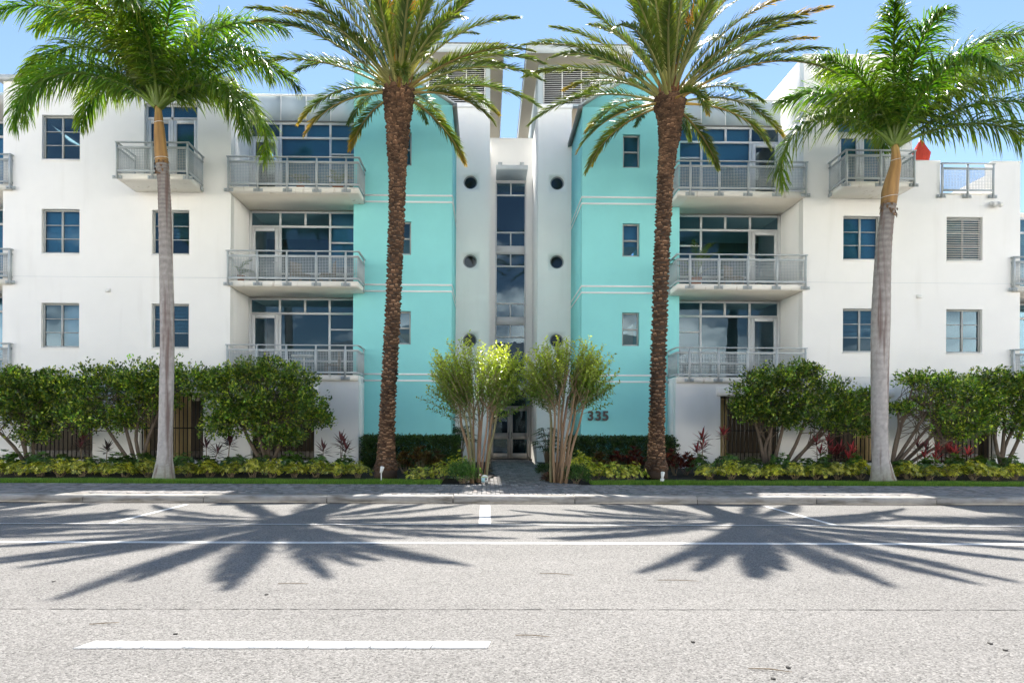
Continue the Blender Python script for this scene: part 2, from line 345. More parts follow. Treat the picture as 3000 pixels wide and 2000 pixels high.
for w in (0, 1):
    for c in range(6):
        mb = MB(); mb.col = paver_col(); mb.add(*paver_geom((-.1, -.05, .2, .1) if w == 0 else (-.05, -.1, .1, .2), 0, 0.05)); V = np.array(mb.V)
        proto[(w, c)] = make_mesh('paver', V, mb.F, 'paver', np.array(mb.C))
near = [q for q in P_all if abs(q[0] - 1) < 11.6][:300]; nset = set(near)
for q in near:
    link('paver', proto[(0 if q[2] > q[3] else 1, random.randrange(6))], side, (q[0] + q[2] / 2, q[1] + q[3] / 2, 0.11 + random.uniform(-.003, .003)))
mb = MB()
for q in P_all:
    if q in nset: continue
    mb.col = paver_col(); mb.add(*paver_geom(q, 0.12, 0.16 + random.uniform(-.003, .003)))
x = -18.2
while x < 20.2:                              # border course along the grass
    mb.col = paver_col(); mb.add(*paver_geom((x, SY1 - 0.2, .1, .2), 0.12, 0.161)); x += 0.1
mb.build('paver', 'paver', side, cols=True, kind='stuff')
# entry path
def path_half(y):                            # (left, right) edges of the path
    f = max(0, min(1, (19.0 - y) / 1.9)); b_ = 0.10 * math.sin(y * 2.6)
    return 0.16 - 0.55 * f * f + (b_ if y < 24 else 0), 1.86 + 0.8 * f * f - (b_ if y < 24 else 0)
mb = MB(); ys = [SY1 + i * 0.4 for i in range(int((29.5 - SY1) / 0.4) + 1)]
vs = []; fs = []
for y in ys: lft, rgt = path_half(y); vs += [(lft, y, pathz(y) - 0.03), (rgt, y, pathz(y) - 0.03)]
for i in range(len(ys) - 1): fs.append((2 * i, 2 * i + 1, 2 * i + 3, 2 * i + 2))
path = tag(mb.add(vs, fs).build('entry_path', 'joint_sand'), kind='structure')
mb = MB()
for q in herring(-0.6, 3.0, SY1 + 0.01, 29.2, 0.1, lambda x, y: path_half(y)[0] + .06 < x < path_half(y)[1] - .06):
    mb.col = tuple(c * .82 for c in paver_col()); z = pathz(q[1] + .1); mb.add(*paver_geom(q, z - 0.03, z + random.uniform(-.003, .003)))
mb.build('paver', 'paver', path, cols=True, kind='stuff')
# planting beds: dark mulch, rising gently to the building
bedz = lambda y: 0.15 + 0.02 * min(1, (y - 18.0)) + max(0, y - 18.5) * 0.035
def bed(name, xl, xr):
    nx = 60; nyb = 14; vs = []; fs = []
    ys_ = [17.1 + (22.45 - 17.1) * j / nyb for j in range(nyb + 1)]
    for y in ys_:
        a, b_ = xl(y), xr(y)
        for i in range(nx + 1): vs.append((a + (b_ - a) * i / nx, y, bedz(y) + (random.uniform(-.012, .02) if 17.5 < y else -.02)))
    for j in range(nyb):
        for i in range(nx): k_ = j * (nx + 1) + i; fs.append((k_, k_ + 1, k_ + nx + 2, k_ + nx + 1))
    return tag(MB().add(vs, fs).build(name, 'mulch', smooth=True), kind='structure')
bed('planting_bed', lambda y: -26, lambda y: path_half(y)[0] - 0.01); bed('planting_bed', lambda y: path_half(y)[1] + 0.01, lambda y: 28)
bx = MB(); bx.add([(-4.3, 22.4, .31), (.1, 22.4, .31), (.1, 26.5, .31), (-4.3, 26.5, .31)], [(0, 1, 2, 3)]); bx.add([(1.92, 22.4, .31), (6.3, 22.4, .31), (6.3, 26.5, .31), (1.92, 26.5, .31)], [(0, 1, 2, 3)])
tag(bx.build('planting_bed', 'mulch'), kind='structure')

# ------------------------------------------------------------------ the building
XC = 1.01
def mir(x): return 2 * XC - x
F2, F3, F4 = 3.30, 6.34, 9.38
WY, BY, GY, TY, CY = 22.3, 23.3, 24.0, 26.3, 29.3
bld = root('apartment_building', (XC, 26, 0), 'four storey white and turquoise apartment building with balconies behind the palms', 'building')
def part(name, mt, mb, parent=None, **kw): return mb.build(name, mt, parent or bld, **kw)
def bp_(name, mt, *b, parent=None): return MB().box(*b).build(name, mt, parent or bld)
SILL = {2: 4.14, 3: 7.18, 4: 10.22}; WH = 1.44
lw = [(-14.44, -13.22), (-10.89, -9.68)]; rw = [(mir(-9.68), mir(-10.89)), (15.13, 16.33)]
ops_l = [(-14.82, -12.77), (-11.27, -9.2), (-7.67, -5.61)]; ops_r = [(7.67, 9.65), (11.22, 13.26), (14.77, 16.8)]
OZ0, OZ1 = 0.5, 2.68
# ground floor fronts, with barred openings
part('ground_floor_wall', 'stucco', wall_mb(-27, -4.17, -0.05, F2 - 0.004, WY, WY + .3, [(a, b_, OZ0, OZ1) for a, b_ in ops_l]))
part('ground_floor_wall', 'stucco', wall_mb(mir(-4.17), 29, -0.05, F2 - 0.004, WY, WY + .3, [(a, b_, OZ0, OZ1) for a, b_ in ops_r]))
bp_('ground_floor_wall', 'stucco', -4.47, -4.17, WY + .303, BY - .002, -0.05, F2 - .004); bp_('ground_floor_wall', 'stucco', mir(-4.17), mir(-4.47), WY + .303, BY - .002, -0.05, F2 - .004)
# wings
hl = [(a, b_, SILL[f], SILL[f] + WH) for a, b_ in lw for f in (2, 3)] + [(-14.44, -13.22, SILL[4], SILL[4] + WH), (-11.15, -9.42, F4 + .02, F4 + 2.7)]
part('wing_wall', 'stucco', wall_mb(-15.68, -8.35, F2, 12.73, WY, WY + .3, hl))
hr = [(a, b_, SILL[f], SILL[f] + WH) for a, b_ in rw for f in (2, 3)] + [(11.5, 13.1, F4 + .02, F4 + 2.45)]
part('wing_wall', 'stucco', wall_mb(mir(-8.35), 13.97, F2, 13.89, WY, WY + .3, hr))
part('wing_wall', 'stucco', wall_mb(13.971, 17.58, F2, 10.44, WY, WY + .3, [h for h in hr if h[0] > 14] + [(14.92, 16.62, F4 + .02, 11)]))
for a, b_, zt in ((-8.65, -8.35, 12.73), (mir(-8.35), mir(-8.65), 13.89)): bp_('wing_side_wall', 'stucco', a, b_, WY + .303, GY + 2, F2 + .21, zt)
bp_('wing_side_wall', 'stucco', -15.68, -15.38, WY + .303, GY + 4, F2, 12.73); bp_('wing_side_wall', 'stucco', 17.28, 17.58, WY + .303, GY + 14, F2, 10.44)
bp_('wing_side_wall', 'stucco', 13.67, 13.965, WY + .303, 38, F4, 13.89)
bp_('coping', 'steel', -15.85, -8.22, WY - .12, WY + .45, 12.734, 12.9); bp_('coping', 'trim', mir(-8.35) - .015, 13.985, WY - .015, WY + .33, 13.894, 13.93)
bp_('coping', 'trim', 16.63, 17.6, WY - .015, WY + .33, 10.444, 10.47); bp_('coping', 'trim', 13.99, 14.91, WY - .015, WY + .33, 10.444, 10.47)
bp_('wing_wall', 'stucco', -27, -19.7, WY, WY + .3, F2, 12.73); bp_('wing_wall', 'stucco', 21.7, 29, WY, WY + .3, F2, 10.44)
for z in (6.43, 3.32):
    bp_('control_joint', 'panel_grey', -15.66, -8.37, WY - .0015, WY + .01, z, z + .006); bp_('control_joint', 'panel_grey', mir(-8.33), 17.56, WY - .0015, WY + .01, z, z + .006)
# turquoise blocks with a curved shed roof
VZ = [(0.0, 14.02), (0.25, 13.86), (0.5, 13.55), (0.75, 13.12), (1.0, 12.58)]
for sgn in (1, -1):
    T = (lambda x: x) if sgn == 1 else mir
    xo, xi = T(-4.56), T(-1.21); lo, hi = min(xo, xi), max(xo, xi)
    wins = [(min(T(-3.19), T(-2.6)), max(T(-3.19), T(-2.6)), z, z + 1.14) for z in (4.43, 7.48, 10.52)]
    w = wall_mb(lo, hi, -0.05, 12.58, BY, BY + .3, wins)
    poly = [(xo + (xi - xo) * t, z) for t, z in VZ[:-1]] + [(xi, 12.58), (xo, 12.58)]
    if sgn == 1: poly = poly[::-1]
    w.prism(poly, BY, BY + .3)
    part('turquoise_wall', 'turquoise', w)
    a, b_ = (xi - .3, xi) if sgn == 1 else (xi, xi + .3)
    bp_('turquoise_side_wall', 'turquoise', a, b_, BY + .303, TY + .2, -0.05, 12.56)
    a, b_ = (xo, xo + .3) if sgn == 1 else (xo - .3, xo)
    bp_('turquoise_side_wall', 'turquoise', a, b_, BY + .303, TY + 3, F2, 14.0)
    # roof shell, its metal coping and the gutter
    up = [(xo + (xi + sgn * .1 - xo) * t, z + .01) for t, z in VZ]; rf = up + [(x, z + .07) for x, z in reversed(up)]
    if sgn == -1: rf = rf[::-1]
    part('curved_roof', 'fascia', MB().prism(rf[::-1], BY - .06, TY + 4))
    gx0, gx1 = sorted((xi + sgn * .005, xi + sgn * .15))
    part('gutter', 'gutter', MB().prism([(gx0, 12.44), (gx1, 12.49), (gx1, 12.63), (gx0, 12.60)], BY - .1, TY - .01))
    for z in (F2, F3, F4):
        for dz in (.09, -.13):
            bp_('white_stripe', 'trim', lo + .0, hi + .0, BY - .02, BY - .001, z + dz, z + dz + .058)
            sx = sorted((xi + sgn * .001, xi + sgn * .02)); bp_('white_stripe', 'trim', sx[0], sx[1], BY - .02, TY - .003, z + dz + .0005, z + dz + .0575)
    # stair tower with portholes
    tx0, tx1 = sorted((T(-1.21), T(0.08))); pcx = T(-0.665); PR = .27
    cz = [4.99, 8.03, 11.07]; S = .4
    w = wall_mb(tx0, tx1, -0.05, 14.06, TY, TY + .25, [(pcx - S, pcx + S, z - S, z + S) for z in cz])
    nn = 32
    for z in cz:
        ci = []; sq = []
        for i in range(nn):
            an = 2 * PI * i / nn; c_, s_ = math.cos(an), math.sin(an); k_ = S / max(abs(c_), abs(s_)); ci.append((pcx + PR * c_, z + PR * s_)); sq.append((pcx + k_ * c_, z + k_ * s_))
        w.add([(x, TY, q) for x, q in sq] + [(x, TY, q) for x, q in ci] + [(x, TY + .25, q) for x, q in ci], [(i, (i + 1) % nn, nn + (i + 1) % nn, nn + i) for i in range(nn)] + [(nn + i, nn + (i + 1) % nn, 2 * nn + (i + 1) % nn, 2 * nn + i) for i in range(nn)])
    tower = part('stair_tower', 'stucco', w)
    bp_('tower_side_wall', 'stucco', tx0 + .001 if sgn == -1 else tx1 - .25, tx0 + .25 if sgn == -1 else tx1 - .001, TY + .252, 34, -0.05, 14.055)
    bp_('tower_ledge', 'trim', tx0 - .03, tx1 + .03, TY - .05, TY + .2, 13.93, 14.085)
    for z in cz:
        pr = MB(); c0 = [(pcx + .268 * math.cos(2 * PI * i / nn), z + .268 * math.sin(2 * PI * i / nn)) for i in range(nn)]; c1 = [(pcx + .225 * math.cos(2 * PI * i / nn), z + .225 * math.sin(2 * PI * i / nn)) for i in range(nn)]
        pr.add([(x, TY + .08, q) for x, q in c0] + [(x, TY + .07, q) for x, q in c1] + [(x, TY + .14, q) for x, q in c1], [(i, (i + 1) % nn, nn + (i + 1) % nn, nn + i) for i in range(nn)] + [(nn + i, nn + (i + 1) % nn, 2 * nn + (i + 1) % nn, 2 * nn + i) for i in range(nn)])
        po = part('porthole', 'dark_frame', pr)
        MB().add([(x, TY + .12, q) for x, q in c1], [tuple(range(nn))]).build('pane', 'glass', po)
    # plant room with louvres and its overhanging flat roof
    px0, px1 = sorted((T(-2.95), T(0.08))); l0, l1 = sorted((T(-2.32), T(-0.1)))
    part('plant_room_wall', 'panel_grey', wall_mb(px0, px1, 14.06, 15.64, TY + .05, TY + .25, [(l0, l1, 14.13, 15.56)]))
    ix0, ix1 = (px1 - .2, px1 - .002) if sgn == 1 else (px0 + .002, px0 + .2)
    bp_('plant_room_wall', 'panel_grey', ix0, ix1, TY + .252, 34, 14.06, 15.64)
    ox0, ox1 = (px0, px0 + .2) if sgn == 1 else (px1 - .2, px1)
    bp_('plant_room_wall', 'stucco', ox0, ox1, TY + .252, 34, 12.0, 15.64)
    lv = MB(); z = 14.15
    while z < 15.52:
        lv.prism_x([(TY + .055, z), (TY + .06, z - .012), (TY + .15, z + .045), (TY + .145, z + .057)], l0, l1); z += .073
    lo_ = part('louver', 'louver', lv)
    for x in (l0 + .03, l0 + (l1 - l0) / 3, l0 + 2 * (l1 - l0) / 3, l1 - .03): bp_('mullion', 'louver', x - .022, x + .022, TY + .03, TY + .048, 14.13, 15.56, parent=lo_)
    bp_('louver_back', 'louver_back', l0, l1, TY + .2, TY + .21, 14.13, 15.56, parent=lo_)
    rx0, rx1 = sorted((T(-3.4), T(0.57)))
    ro_ = bp_('overhanging_roof', 'tan_soffit', rx0 + .02, rx1 - .02, 25.53, 34.2, 15.644, 15.70)
    bp_('fascia', 'fascia', rx0, rx1, 25.5, 25.528, 15.63, 15.93, parent=ro_)
    for xx in (rx0, rx1 - .018): bp_('fascia', 'fascia', xx, xx + .018, 25.53, 34.2, 15.63, 15.93, parent=ro_)
    bp_('roof_edge', 'gutter', rx0 - .03, rx1 + .03, 25.47, 34.25, 15.935, 15.975, parent=ro_)
    # recess cladding above the top floor glazing
    cx = [T(x) for x in (-8.35, -7.26, -6.38, -5.52, -4.56)]
    for i in range(4):
        a, b_ = sorted((cx[i], cx[i + 1])); bp_('cladding_panel', 'panel_grey', a + .015, b_ - .015, GY + .02, GY + .1, 12.34, 13.19)
    a, b_ = sorted((cx[0], cx[4])); bp_('panel_seam', 'trim', a, b_, GY + .035, GY + .09, 12.30, 13.2)
    bp_('roof_flashing', 'gutter', a, b_, GY - .06, GY + .1, 12.265, 12.3); bp_('coping', 'trim', a, b_, GY - .01, GY + .25, 13.21, 13.25)
    bp_('recess_roof', 'roofing', a, b_, GY + .26, 38, 12.2, 13.18)
# centre wall, its tall window, canopies and entrance
part('centre_wall', 'stucco', wall_mb(0.082, 1.938, F2, 14.03, CY, CY + .25, [(0.34, 1.66, 3.42, 12.21)]))
bp_('coping', 'trim', 0.09, 1.93, CY - .02, CY + .28, 14.034, 14.06)
def pane(parent, x0, x1, z0, z1, y): return MB().add([(x0, y, z0), (x1, y, z0), (x1, y, z1), (x0, y, z1), (x0, y + .006, z0), (x1, y + .006, z0), (x1, y + .006, z1), (x0, y + .006, z1)], [(0, 1, 2, 3), (7, 6, 5, 4)]).build('pane', 'glass', parent)
fx0, fx1 = 0.34, 1.66; fm = 1.0; fw = .05
tw = MB()
tw.box(fx0, fx0 + .06, CY + .05, CY + .15, 3.42, 12.21); tw.box(fx1 - .06, fx1, CY + .05, CY + .15, 3.42, 12.21); tw.box(fx0 + .06, fx1 - .06, CY + .05, CY + .15, 12.15, 12.21)
twp = None; rows = []
for top in (12.15, 9.10, 6.06): rows.append((top, top - .52, top - 2.12, top - 2.70))
for i, (a, b_, c, d) in enumerate(rows):
    for z in (b_, c): tw.box(fx0 + .06, fx1 - .06, CY + .055, CY + .145, z - .03, z + .03)
    tw.box(fm - .025, fm + .025, CY + .06, CY + .14, b_ + .03, a); tw.box(fm - .025, fm + .025, CY + .06, CY + .14, d, c - .03)
    if i < 2: tw.box(fx0 + .06, fx1 - .06, CY + .03, CY + .15, d - .345, d)
stair_win = part('stair_window', 'alu', tw)
for a, b_, c, d in rows:
    for z0, z1, sp in ((b_ + .03, a, 1), (c + .03, b_ - .03, 0), (d, c - .03, 1)):
        for (xa_, xb_) in (((fx0 + .06, fm - .025), (fm + .025, fx1 - .06)) if sp else ((fx0 + .06, fx1 - .06),)): pane(stair_win, xa_, xb_, z0, z1, CY + .1)
for cz0, cz1, cx0, cx1, y0, nm in ((12.24, 12.42, .36, 1.64, 28.1, 'window_canopy'),):
    cn = MB().prism_x([(y0, cz0 + .02), (y0 + .05, cz0), (CY - .003, cz0), (CY - .003, cz1), (y0, cz1)], cx0, cx1).build(nm, 'panel_grey', bld)
    bp_('canopy_edge', 'fascia', cx0 - .015, cx1 + .015, y0 - .02, y0 - .002, cz0 + .01, cz1 + .02, parent=cn)
    for x in (.53, 1.47):
        bp_('tie_plate', 'steel', x - .09, x + .09, CY - .03, CY - .003, 12.82, 13.02, parent=cn)
        MB().tube([(x, CY - .04, 12.92), (x, y0 + .2, cz1 + .02)], .025, 8).build('tie_rod', 'steel', cn)
ec = bp_('entry_canopy', 'trim', 0.084, 1.936, 27.7, CY - .003, 3.22, 3.36)
ew = MB(); ew.box(.09, 1.93, CY + .02, CY + .14, 3.16, 3.3)                     # entrance frame
for x in (.09, 1.85): ew.box(x, x + .08, CY + .02, CY + .14, .31, 3.16)
ew.box(.17, 1.85, CY + .02, CY + .14, 2.50, 2.58)
entr = part('entrance_frame', 'door_frame', ew); pane(entr, .17, 1.85, 2.58, 3.16, CY + .08)
for sgn in (0, 1):
    x0 = .175 + sgn * .835; x1 = x0 + .83
    d = MB(); y0, y1 = CY + .04, CY + .1
    d.box(x0, x0 + .11, y0, y1, .33, 2.49); d.box(x1 - .11, x1, y0, y1, .33, 2.49); d.box(x0 + .11, x1 - .11, y0, y1, 2.37, 2.49); d.box(x0 + .11, x1 - .11, y0, y1, .33, .55); d.box(x0 + .11, x1 - .11, y0, y1, 1.16, 1.42)
    do = part('entrance_door', 'door_frame', d)
    for z0, z1 in ((.55, 1.16), (1.42, 2.37)): pane(do, x0 + .11, x1 - .11, z0, z1, CY + .07)
    hx = x1 - .05 if sgn == 0 else x0 + .05; s_ = -1 if sgn == 0 else 1
    MB().tube([(hx, CY + .04, 1.17), (hx, CY - .03, 1.17), (hx + s_ * .03, CY - .04, 1.3), (hx, CY - .03, 1.45), (hx, CY + .04, 1.45)], .012, 8).build('door_pull', 'iron', do)
bp_('threshold', 'tar', .1, 1.92, CY - .6, CY + .15, .20, .325)
# interior shells
for a, b_ in ((-27, -4.6), (mir(-4.6), 13.66)): bp_('room_back_wall', 'interior', a, b_, 27.6, 27.75, F2, 12.2)
bp_('room_back_wall', 'interior', 13.67, 29, 27.6, 27.75, F2, F4 - .25)
for z in (F2, F3, F4):
    bp_('floor_slab', 'soffit', -27, -4.58, GY + .13, 38, z - .21, z - .01); bp_('floor_slab', 'soffit', mir(-4.58), 29, GY + .13, 38, z - .21, z - .01)
    bp_('floor_slab', 'soffit', -4.24, -1.53, BY + .31, 38, z - .21, z - .01); bp_('floor_slab', 'soffit', mir(-1.53), mir(-4.24), BY + .31, 38, z - .21, z - .01)
    for a, b_ in ((-15.37, -8.66), (mir(-8.66), 17.27)): bp_('floor_slab', 'soffit', a, b_, WY + .31, GY + .128, z - .21, z - .01)
bp_('main_roof', 'roofing', -27, -8.66, WY + .46, 38, 12.2, 12.5); bp_('main_roof', 'roofing', mir(-8.66), 13.66, WY + .34, 38, 12.4, 12.7)
for a, b_ in ((-27, 0.05), (1.95, 29)): bp_('back_wall', 'stucco', a, b_, 38, 38.3, F2, 12.4 if a < 0 else 10.0)
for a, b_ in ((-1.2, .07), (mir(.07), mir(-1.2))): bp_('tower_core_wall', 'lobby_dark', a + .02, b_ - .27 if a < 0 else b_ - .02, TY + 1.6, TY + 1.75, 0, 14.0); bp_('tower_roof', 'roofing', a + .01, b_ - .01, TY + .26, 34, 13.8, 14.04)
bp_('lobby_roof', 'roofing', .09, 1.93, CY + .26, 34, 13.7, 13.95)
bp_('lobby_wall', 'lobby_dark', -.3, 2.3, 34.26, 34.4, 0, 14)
bp_('lobby_floor', 'garage_floor', .1, 1.92, CY + .16, 34, .1, .31)
# garage behind the barred openings
for a, b_ in ((-27, -4.6), (mir(-4.6), 29)):
    bp_('garage_floor', 'garage_floor', a, b_, WY + .31, 37.9, .05, .35)
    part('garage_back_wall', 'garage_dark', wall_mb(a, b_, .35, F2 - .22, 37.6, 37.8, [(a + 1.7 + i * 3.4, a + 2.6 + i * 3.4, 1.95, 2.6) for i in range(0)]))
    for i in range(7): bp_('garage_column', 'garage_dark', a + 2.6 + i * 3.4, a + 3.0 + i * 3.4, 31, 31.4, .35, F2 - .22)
for a, b_, y in ((8.2, 8.75, 25.0), (9.0, 9.35, 26.5), (-11.2, -10.75, 24.6), (-13.3, -12.9, 26.0), (-6.6, -6.2, 27), (12.6, 12.95, 27), (15.2, 15.6, 27.5)): bp_('garage_column', 'garage', a, b_, y, y + .45, .35, F2 - .22)
def bars(x0, x1):
    g = MB(); g.box(x0 + .003, x1 - .003, WY + .12, WY + .15, OZ1 - .06, OZ1 - .02); g.box(x0 + .003, x1 - .003, WY + .12, WY + .15, 1.53, 1.57); g.box(x0 + .003, x1 - .003, WY + .12, WY + .15, OZ0 + .05, OZ0 + .09)
    gr = part('security_grille', 'iron', g); n_ = int((x1 - x0) / .137)
    me = None
    for i in range(n_ + 1):
        x = x0 + .04 + (x1 - x0 - .08) * i / n_
        if me is None: o_ = MB().box(x - .012, x + .012, WY + .123, WY + .147, OZ0 + .005, OZ1 - .005).build('bar', 'iron', gr); me = o_.data
        else: link('bar', me, gr, (x, WY + .135, OZ0 + .005))
    h = MB().box(x0 - .12, x1 + .12, WY - .07, WY - .002, OZ1 + .01, OZ1 + .26); part('opening_hood', 'stucco', h)
for a, b_ in ops_l + ops_r: bars(a, b_)

def window(x0, x1, z0, z1, y, style=None, cols=2, rows_=3, mt='win_frame'):
    w = MB(); f = .055; d0, d1 = y + .1, y + .17
    w.box(x0, x0 + f, d0, d1, z0, z1); w.box(x1 - f, x1, d0, d1, z0, z1); w.box(x0 + f, x1 - f, d0, d1, z1 - f, z1); w.box(x0 + f, x1 - f, d0 - .02, d1, z0, z0 + f)
    xs = [x0 + f + (x1 - x0 - 2 * f) * i / cols for i in range(cols + 1)]; zs = [z0 + f + (z1 - z0 - 2 * f) * j / rows_ for j in range(rows_ + 1)]
    for x in xs[1:-1]: w.box(x - .03, x + .03, d0 + .005, d1 - .005, z0 + f, z1 - f)
    tk = .012 if cols == 2 else .03
    for i in range(cols):
        a = xs[i] + (.03 if i else 0); b_ = xs[i + 1] - (.03 if i < cols - 1 else 0)
        for z in zs[1:-1]: w.box(a, b_, d0 + .01, d1 - .01, z - tk, z + tk)
    wo_ = part('window', mt, w)
    for i in range(cols):
        a = xs[i] + (.03 if i else 0); b_ = xs[i + 1] - (.03 if i < cols - 1 else 0)
        for j in range(rows_): pane(wo_, a, b_, zs[j] + (tk if j else 0), zs[j + 1] - (tk if j < rows_ - 1 else 0), d0 + .035)
    bp_('window_sill', 'trim', x0 - .02, x1 + .02, y - .03, y + .098, z0 - .035, z0 - .001, parent=wo_) if cols == 2 else None
    yi = y + .24
    if style == 'shade' or style == 'half_shade': bp_('roller_shade', 'shade', x0 + .02, x1 - .02, yi, yi + .008, z0 + (.05 if style == 'shade' else (z1 - z0) * .35), z1 - .02, parent=wo_)
    if style == 'right_shade': bp_('roller_shade', 'shade', (x0 + x1) / 2, x1 - .02, yi, yi + .008, z0 + .05, z1 - .02, parent=wo_)
    if style and style.startswith('slats'):
        if style == 'slats': yi = y + .075
        s_ = MB(); z = z0 + .06 + (0 if style == 'slats' else (z1 - z0) * .3)
        pit = .075 if style == 'slats' else .045
        while z < z1 - .05: s_.prism_x([(yi - .03, z), (yi - .028, z - .008), (yi + .03, z + .028), (yi + .028, z + .036)], x0 + .03, x1 - .03); z += pit
        s_.build('slatted_blind', 'blind', wo_)
    return wo_
stL = {(0, 2): 'right_shade', (0, 3): 'shade', (1, 2): 'slats_low', (1, 3): 'slats_half', (0, 4): None}
for i, (a, b_) in enumerate(lw):
    for f in (2, 3, 4):
        if (i, f) == (1, 4): continue
        window(a + .002, b_ - .002, SILL[f] + .002, SILL[f] + WH - .002, WY, stL.get((i, f)))
stR = {(0, 2): 'slats_low', (0, 3): 'shade', (1, 2): None, (1, 3): 'slats'}
for i, (a, b_) in enumerate(rw):
    for f in (2, 3): window(a + .002, b_ - .002, SILL[f] + .002, SILL[f] + WH - .002, WY, stR.get((i, f)))
for k_, (a, b_) in enumerate(((-3.19, -2.6), (mir(-2.6), mir(-3.19)))):
    for z, s_ in ((4.43, 'slats_low' if k_ == 0 else None), (7.48, 'half_shade' if k_ else None), (10.52, 'shade')): window(a + .002, b_ - .002, z + .002, z + 1.138, BY, s_, 1, 2)
def french(x0, x1, z0, z1, y):                  # pair of glazed balcony doors under a transom
    w = MB(); d0, d1 = y + .1, y + .17; xm = (x0 + x1) / 2; zt = z1 - .45
    w.box(x0, x0 + .07, d0, d1, z0, z1); w.box(x1 - .07, x1, d0, d1, z0, z1); w.box(x0 + .07, x1 - .07, d0, d1, z1 - .06, z1); w.box(x0 + .07, x1 - .07, d0, d1, zt - .04, zt + .04); w.box(xm - .035, xm + .035, d0, d1, z0, z1 - .06)
    for a, b_ in ((x0 + .07, xm - .035), (xm + .035, x1 - .07)):
        w.box(a, a + .1, d0 + .01, d1 - .01, z0, zt - .04); w.box(b_ - .1, b_, d0 + .01, d1 - .01, z0, zt - .04); w.box(a + .1, b_ - .1, d0 + .01, d1 - .01, z0, z0 + .15); w.box(a + .1, b_ - .1, d0 + .01, d1 - .01, zt - .16, zt - .04)
    wo_ = part('balcony_door', 'alu', w)
    for a, b_ in ((x0 + .07, xm - .035), (xm + .035, x1 - .07)): pane(wo_, a + .1, b_ - .1, z0 + .15, zt - .16, d0 + .04); pane(wo_, a, b_, zt + .04, z1 - .06, d0 + .04)
    bp_('roller_shade', 'shade', x0 + .03, x1 - .03, y + .26, y + .268, z0 + .3, z1 - .03, parent=wo_)
french(-11.148, -9.422, F4 + .025, F4 + 2.698, WY); french(11.502, 13.098, F4 + .025, F4 + 2.448, WY)

def bay(xo, xi, z0, z1, shade, T):              # recessed window wall: door in the outer bay
    X = [xo, -7.26, -6.38, -5.52, xi] if xo == -8.35 else [xo + (xi - xo) * t for t in (0, .288, .52, .747, 1)]
    zt = z1 - .54; y0, y1 = GY, GY + .1; w = MB()
    def bx_(a, b_, c, d, e, f): a, b_ = sorted((T(a), T(b_))); w.box(a, b_, c, d, e, f)
    bx_(X[0] + .002, X[0] + .1, y0, y1, z0, z1); bx_(X[4] - .06, X[4] - .003, y0, y1, z0, z1); bx_(X[0] + .1, X[4] - .06, y0, y1, z1 - .07, z1); bx_(X[0] + .1, X[4] - .06, y0 + .004, y1, zt - .035, zt + .035)
    bx_(X[1] - .045, X[1] + .045, y0 + .002, y1, z0, zt - .035); bx_(X[3] - .035, X[3] + .035, y0 + .002, y1, z0, zt - .035)
    for x in X[1:4]: bx_(x - .035, x + .035, y0 + .002, y1, zt + .035, z1 - .07)
    zc = z1 - 1.10; zl = z0 + .62
    bx_(X[3] + .035, X[4] - .06, y0 + .004, y1, zc - .025, zc + .025); bx_(X[1] + .045, X[3] - .035, y0 + .004, y1, zl - .03, zl + .03); bx_(X[3] + .035, X[4] - .06, y0 + .004, y1, zl - .03, zl + .03); bx_(X[1] + .045, X[4] - .06, y0 + .004, y1, z0, z0 + .06)
    wo_ = part('window_wall', 'alu', w)
    def pn(a, b_, c, d): a, b_ = sorted((T(a), T(b_))); pane(wo_, a, b_, c, d, y0 + .05)
    for i in range(4): pn(X[i] + (.1 if i == 0 else .035), X[i + 1] - (.06 if i == 3 else .035), zt + .035, z1 - .07)
    pn(X[1] + .045, X[3] - .035, zl + .03, zt - .035); pn(X[1] + .045, X[3] - .035, z0 + .06, zl - .03)
    pn(X[3] + .035, X[4] - .06, zc + .025, zt - .035); pn(X[3] + .035, X[4] - .06, zl + .03, zc - .025); pn(X[3] + .035, X[4] - .06, z0 + .06, zl - .03)
    d = MB(); a0, b0 = X[0] + .1, X[1] - .045
    def db(a, b_, e, f): a, b_ = sorted((T(a), T(b_))); d.box(a, b_, y0 - .015, y0 + .06, e, f)
    db(a0 + .01, a0 + .13, z0 + .02, zt - .045); db(b0 - .13, b0 - .01, z0 + .02, zt - .045); db(a0 + .13, b0 - .13, z0 + .02, z0 + .25); db(a0 + .13, b0 - .13, zt - .17, zt - .045)
    do = d.build('door', 'alu', wo_)
    a, b_ = sorted((T(a0 + .13), T(b0 - .13))); MB().add([(a, y0 + .03, z0 + .25), (b_, y0 + .03, z0 + .25), (b_, y0 + .03, zt - .17), (a, y0 + .03, zt - .17)], [(0, 1, 2, 3)]).build('pane', 'glass', wo_)
    hx = T(b0 - .07); MB().tube([(hx, y0 - .02, z0 + 1.0), (hx, y0 - .07, z0 + 1.0), (hx + (T(1) - T(0)) * -.1, y0 - .07, z0 + 1.0)], .012, 6).build('handle', 'steel', wo_)
    if shade:
        a, b_ = sorted((T(X[1] - .1 if shade == 1 else X[3]), T(X[4] - .05))); bp_('roller_shade', 'shade', a, b_, y0 + .16, y0 + .17, z0 + (.1 if shade == 1 else .9), z1 - .03, parent=wo_)
for T in ((lambda x: x), mir):
    for z, s_ in ((F2, 0), (F3, 2 if T(0) == 0 else 0), (F4, 1)): bay(-8.35, -4.56, z + .005, z + 2.82 if z < 9 else 12.262, s_, T)
for z in (F2, F3, F4): bay(-19.7, -15.69, z + .005, z + 2.82, 1, lambda x: x)
for z in (F2, F3): bay(-19.7 + .15, -15.69 + .15, z + .005, z + 2.82, 0, mir)
